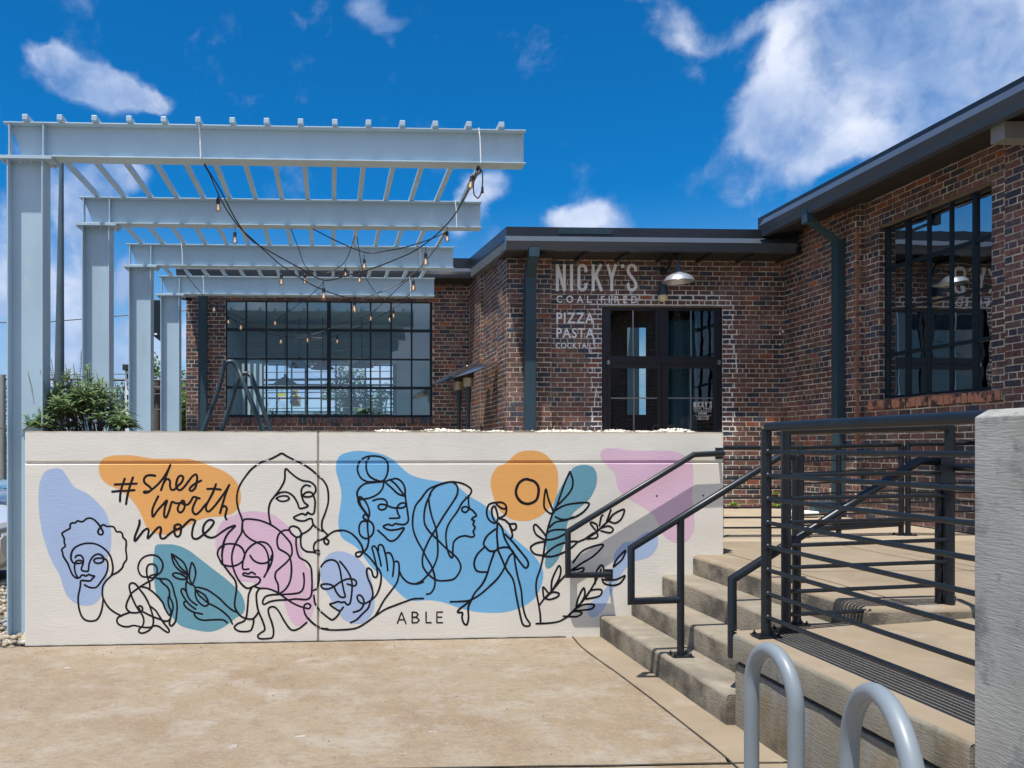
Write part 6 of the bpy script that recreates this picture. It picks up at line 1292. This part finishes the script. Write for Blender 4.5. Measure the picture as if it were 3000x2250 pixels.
tree('dark green tree at the far left edge behind the parked cars', tb(-25, 40), 5.2, 2.6, 6, 3000)
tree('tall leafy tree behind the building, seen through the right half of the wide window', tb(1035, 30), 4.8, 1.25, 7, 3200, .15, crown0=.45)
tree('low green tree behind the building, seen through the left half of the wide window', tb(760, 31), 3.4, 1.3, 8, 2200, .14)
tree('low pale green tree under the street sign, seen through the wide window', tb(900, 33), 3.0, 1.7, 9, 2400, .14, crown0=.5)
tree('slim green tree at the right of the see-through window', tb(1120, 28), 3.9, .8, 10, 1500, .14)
# back street strip: wall of hedges reading as one mass
b = MB(); r = random.Random(21)
for i in range(9000):
    x = r.uniform(-34, 10); y = 46+r.uniform(0, 3); hh = 2.6+1.1*noise.noise(Vector((x*.2, 3, 0)))+.6*noise.noise(Vector((x*.9,1,0))); p = Vector((x, y, hh*r.random()**.6)); d = Vector((r.uniform(-1,1), r.uniform(-1,.3), r.uniform(-1,1))).normalized()*.3; sd = d.cross(Vector((0,0,1))).normalized()*.14; b.cr = min(1, max(0, .2+.5*p.z/hh*r.random())); b.quad(p, p+d*.5+sd, p+d, p+d*.5-sd)
tag(b.build('hedge_row', M['tree_leaf']), 'far belt of green shrubs and trees closing the street behind the patio', 'hedge', kind='stuff')
# bushes and trees behind the camera, which the glass mirrors
b = MB(); r = random.Random(22)
for i in range(9000):
    x = r.uniform(-40, 40); y = -60-r.uniform(0, 4); hh = 5+2.0*noise.noise(Vector((x*.12, 3, 0)))+.9*noise.noise(Vector((x*.7,1,0))); p = Vector((x, y, hh*r.random()**.7)); d = Vector((r.uniform(-1,1), r.uniform(-.3,1), r.uniform(-1,1))).normalized()*.8; sd = d.cross(Vector((0,0,1))).normalized()*.4; b.cr = min(1, max(0, .2+.5*p.z/hh*r.random())); b.quad(p, p+d*.5+sd, p+d, p+d*.5-sd)
tag(b.build('tree_belt', M['tree_leaf']), 'dark belt of street trees standing across the road behind the viewer', 'trees', kind='stuff')
# poles and wires
M['steelpole'] = mat('galvanised_pole', (.10,.135,.15), .5, metal=.3, var=.15, vscale=3)
up = empty('utility_pole', (W(170,1310,21).x, W(170,1310,21).y, 0), 'tall tapering steel utility pole behind the front pergola column', 'utility pole')
b = MB(); p0 = W(170, 1310, 21); zt_ = W(180, 400, 21).z; b.tube([(p0.x, p0.y, 0), (W(181,400,21).x, p0.y, zt_)], .17, 14, r2=.045); b.build('mast', M['steelpole'], up, smooth=60)
wp_ = M['bark']
def pole(px, Y, ztop, r_, lab, arm=True, m=None):
    p = WY(px, 1310, Y); e = empty('utility_pole', (p.x, p.y, -.05), lab, 'utility pole'); b = MB(); b.tube([(p.x,p.y,-.05),(p.x,p.y,ztop)], r_, 10, r2=r_*.8); b.build('mast', m or M['bark'], e, smooth=60)
    if arm: b = MB(); b.box((p.x-1.1, p.y-.22, ztop-.35), (p.x+1.1, p.y-.13, ztop-.23)); [b.lathe((p.x+k, p.y-.17, ztop-.23), [(.04,0),(.05,.05),(.03,.12)], 8) for k in (-1,-.5,.5,1)]; b.build('crossarm', M['bark'], e)
pole(461, 27, WY(461,1112,27).z, .13, 'brown wooden utility pole between the third and rearmost pergola columns')
pole(8, 24, WY(8,1098,24).z, .10, 'weathered grey wooden pole at the far left edge', False, mat('grey_wood_pole', (.28,.27,.25), .85, var=.2, vscale=6, stretch=(1,1,.2)))
pole(358, 30, WY(358,1150,30).z, .09, 'thin grey pole half hidden by the shrub', False, M['steelpole'])
for k, (y0, y1, r_, Yd) in enumerate(((1105,1112,.05,24),(1132,1131,.03,26),(1094,1090,.02,26),(1197,1196,.02,25),(940,905,.02,24),(1250,1262,.02,22),(1155,1150,.02,24))):
    e = tag(MBt.build('overhead_wire', M['cable']) if False else part_tube('overhead_wire', cat_rom([WY(-300, y0+3, Yd), WY(120, y0+5, Yd), WY(335, (y0+y1)/2+4, Yd), WY(560, y1+3, Yd), WY(1500, y1-6, Yd)], 2.0), r_*.8, M['cable'], None, n=6), 'overhead wire behind the pergola columns, '+['thickest and uppermost bundle beside the hanging sign', 'second below the thick bundle', 'thin one just above the thick bundle', 'low thin one at hedge height', 'highest thin one near the roof line', 'lowest thin one at fence height', 'thin one midway above the hedge'][k], 'wire', 'overhead wires behind the pergola')
# vertical sign between columns
sg = empty('blade_sign', (WY(377, 1310, 19).x, 19, -.05), 'tall white sign with stacked black letters, half hidden by the third column', 'sign')
a, c = WY(370, 1088, 19), WY(394, 1262, 19); b = MB(); b.box((a.x, 18.9, .0), (c.x, 19.02, a.z)); b.build('sign_board', M['letter'], sg)
b = MB(); p, q = WY(365, 1070, 19), WY(398, 1086, 19); b.box((p.x, 18.8, q.z), (q.x, 19.1, p.z)); b.build('top_box', M['dark_in'], sg)
for i, ch in enumerate('LAVERT'):
    y0 = 1095+i*20.5; t_ = text(ch, 371.5, 384, y0, y0+14, 18.895, M['cable'], sg, None, .03, 'letter')
# black speaker-like box hanging left of the rearmost column
sp = empty('hanging_box', WY(460, 878, 14.3), 'black box housing with a small white label hanging between the third and rearmost columns', 'loudspeaker')
a, c = WY(450, 878, 14.3), WY(480, 985, 14.3); b = MB(); b.hexa([(a.x,14.3,c.z),(c.x,14.3,WY(473,1008,14.3).z),(c.x,14.7,WY(473,1008,14.3).z),(a.x,14.7,c.z),(a.x,14.3,a.z),(c.x,14.3,a.z),(c.x,14.7,a.z),(a.x,14.7,a.z)]); b.build('housing', M['steel_win'], sp, bevel=.01)
b = MB(); a, c = WY(452, 976, 14.29), WY(460, 981, 14.29); b.box((a.x,14.288,c.z),(c.x,14.299,a.z)); b.build('label_plate', M['letter'], sp)
b = MB(); a = WY(473, 895, 14.4); b.tube([(a.x, 14.45, a.z+.2), (WY(560,895,14.9).x, 14.9, a.z+.2)], .03, 8); b.build('arm', M['rail'], sp)
# traffic light and street signs behind the building
tl = empty('traffic_light', WY(866, 1145, 29), 'yellow traffic signal with dark lenses seen through the wide window', 'traffic light')
M['yellow'] = mat('signal_yellow', (.72,.42,.02), .45, spec=.5)
a, c = WY(856, 1158, 29), WY(880, 1190, 29); b = MB(); b.box((a.x,29,c.z),(c.x,29.25,a.z)); b.build('housing', M['yellow'], tl, bevel=.02)
a, c = WY(859, 1142, 29), WY(872, 1158, 29); b = MB(); b.box((a.x,29.02,c.z),(c.x,29.22,a.z+.02)); b.build('top_housing', M['yellow'], tl, bevel=.02)
for px, py in ((855,1165),(867,1164),(855,1177),(867,1177),(861,1151)):
    b = MB(); b.lathe(WY(px,py,28.9), [(.001,-.01),(.075,0),(.08,.05)], 14, Vector((0,1,0))); b.build('lens', M['dark_in'], tl)
ss = empty('street_sign', WY(960, 1165, 28), 'green street name sign reading 51st AVE N seen through the wide window', 'street sign')
M['sgreen'] = mat('sign_green', (.01,.22,.06), .5); a, c = WY(939.5, 1157, 28), WY(981.5, 1172.5, 28); b = MB(); b.box((a.x,28,c.z),(c.x,28.03,a.z)); b.build('sign_plate', M['sgreen'], ss)
text('51st AVE N', 942, 979, 1160, 1170, 27.995, M['decal'], ss, None, .03, 'sign_lettering')
s2 = empty('turn_sign', WY(825, 1160, 28.5), 'white and yellow road sign left of the traffic signal, seen through the wide window', 'road sign')
a, c = WY(811,1151,28.5), WY(837,1161,28.5); b = MB(); b.box((a.x,28.5,c.z),(c.x,28.53,a.z)); b.build('yellow_plate', mat('sign_yellow', (.8,.72,.02), .5), s2)
a, c = WY(811,1161.5,28.5), WY(837,1174,28.5); b = MB(); b.box((a.x,28.5,c.z),(c.x,28.53,a.z)); b.build('white_plate', M['letter'], s2)
a = WY(815,1165,28.49); b = MB(); b.tube([(a.x-.04,28.49,a.z+.02),(a.x+.06,28.49,a.z+.02),(a.x+.01,28.49,a.z-.08),(a.x-.04,28.49,a.z+.02)], .008, 5); b.build('yield_mark', mat('sign_red', (.6,.03,.03), .5), s2)
part_tube('span_wire', [WY(600,1146,28.7), WY(900,1141,28.7), WY(1300,1150,28.7)], .012, M['cable'], tl)
a = WY(960, 1157, 28); part_tube('hanger', [(a.x,28.02,a.z), (a.x,28.6,WY(960,1143,28.7).z)], .012, M['cable'], ss)
a = WY(825, 1151, 28.5); part_tube('hanger', [(a.x,28.52,a.z), (a.x,28.68,WY(825,1142,28.7).z)], .012, M['cable'], s2)
# ---------------- parked cars at the left edge
def car(lab, cx, cy, col, seed):
    e = empty('parked_car', (cx, cy, 0), lab, 'car', 'cars parked beyond the pergola'); L2, W2 = 2.25, .89
    body = mat('car_paint_'+str(seed), col, .25, metal=.2, spec=.6, coat=.8); zz = -.05
    sec_ = [(-L2,.42,.78),(-L2+.12,.25,.92),(-1.5,.22,1.02),(-.9,.22,1.04),(.9,.22,1.02),(1.7,.22,.92),(L2-.1,.25,.80),(L2,.40,.66)]
    b = MB(); rings = []
    for x, z0, z1 in sec_:
        w = W2*(1-.10*(abs(x)/L2)**4); k = len(b.v); rings.append(k); zm = (z0+z1)/2
        for sx_, z in ((-.88,z0),(-1,z0+.12),(-1.0,zm+.1),(-.90,z1),(.90,z1),(1.0,zm+.1),(1,z0+.12),(.88,z0)): b.v.append((cx+x, cy+sx_*w, z+zz))
    for a, c in zip(rings, rings[1:]):
        for i in range(8): b.face((a+i, a+(i+1)%8, c+(i+1)%8, c+i))
    b.face(tuple(rings[0]+i for i in range(8))); b.face(tuple(rings[-1]+i for i in reversed(range(8)))); bo = b.build('body', body, e, smooth=35)
    cab = [(-1.7,1.0,1.02,.78),(-1.1,1.0,1.42,.66),(-.2,1.0,1.50,.64),(.55,1.0,1.42,.66),(1.25,1.0,1.02,.78)]
    b = MB(); rings = []
    for x, z0, z1, w in cab:
        k = len(b.v); rings.append(k); b.v += [(cx+x, cy-.80, z0+zz), (cx+x, cy-w, z1+zz), (cx+x, cy+w, z1+zz), (cx+x, cy+.80, z0+zz)]
    for i, (a, c) in enumerate(zip(rings, rings[1:])):
        b.m = 1; b.face((a, a+1, c+1, c)); b.face((a+2, a+3, c+3, c+2)); b.m = 1 if i in (0, 3) else 0; b.face((a+1, a+2, c+2, c+1))
    b.build('cabin', [body, mat('car_glass', (.02,.06,.07), .06, spec=.8)], e, smooth=20)
    tm = mat('tyre', (.015,.015,.015), .8)
    for sx_ in (-1.38, 1.35):
        for sy in (-1, 1):
            c = Vector((cx+sx_, cy+sy*.80, .27)); b = MB(); b.lathe(c-Vector((0,sy*.1,0)), [(.20,0),(.31,.02),(.32,.06),(.32,.15),(.30,.19),(.19,.20)], 20, Vector((0,sy,0))); wh = b.build('wheel', tm, e, smooth=40)
            b = MB(); b.lathe(c, [(.19,.06),(.18,.09),(.05,.085),(.02,.10)], 16, Vector((0,sy,0))); b.build('rim', M['alu'], wh)
    for sy in (-1, 1):
        b = MB(); b.box((cx+L2-.13, cy+sy*.62-.16, .56), (cx+L2-.03, cy+sy*.62+.16, .70)); b.build('headlight', M['alu'], e, bevel=.02)
        b = MB(); b.box((cx-L2+.005, cy+sy*.66-.12, .60), (cx-L2+.1, cy+sy*.66+.12, .82)); b.build('tail_light', mat('red_lens', (.35,.01,.01), .2), e, bevel=.02)
    b = MB(); b.box((cx+L2-.02, cy-.26, .34), (cx+L2+.02, cy+.26, .46)); b.build('licence_plate', M['dark_in'], e)
cA = W(12, 1500, 9.6); car('silver-white car nearest the pergola at the far left edge', cA.x-2.27, cA.y+.75, (.62,.63,.65), 1)
cB = W(12, 1450, 13.5); car('dark blue car parked behind the silver one at the far left edge', cB.x-2.25, cB.y+.9, (.02,.05,.10), 2)
cD = W(14, 1400, 18); car('teal car further back at the far left edge', cD.x-2.25, cD.y+.9, (.02,.16,.20), 3)

# crumbs and grit lying on the slab, mostly along the foot of the mural wall
def grit(r):
    if r.random() < .6: q = wp(r.uniform(.1, 4.6), 0, .03+r.random()**2*.5); return (q.x, q.y, .003)
    return (r.uniform(-2.6, 1.9), r.uniform(4.3, 6.6), .003)
stones('grit', 260, grit, M['river'], 'small crumbs and grit scattered on the tan paving before the mural wall', 'grit', 5, .002, .0065)
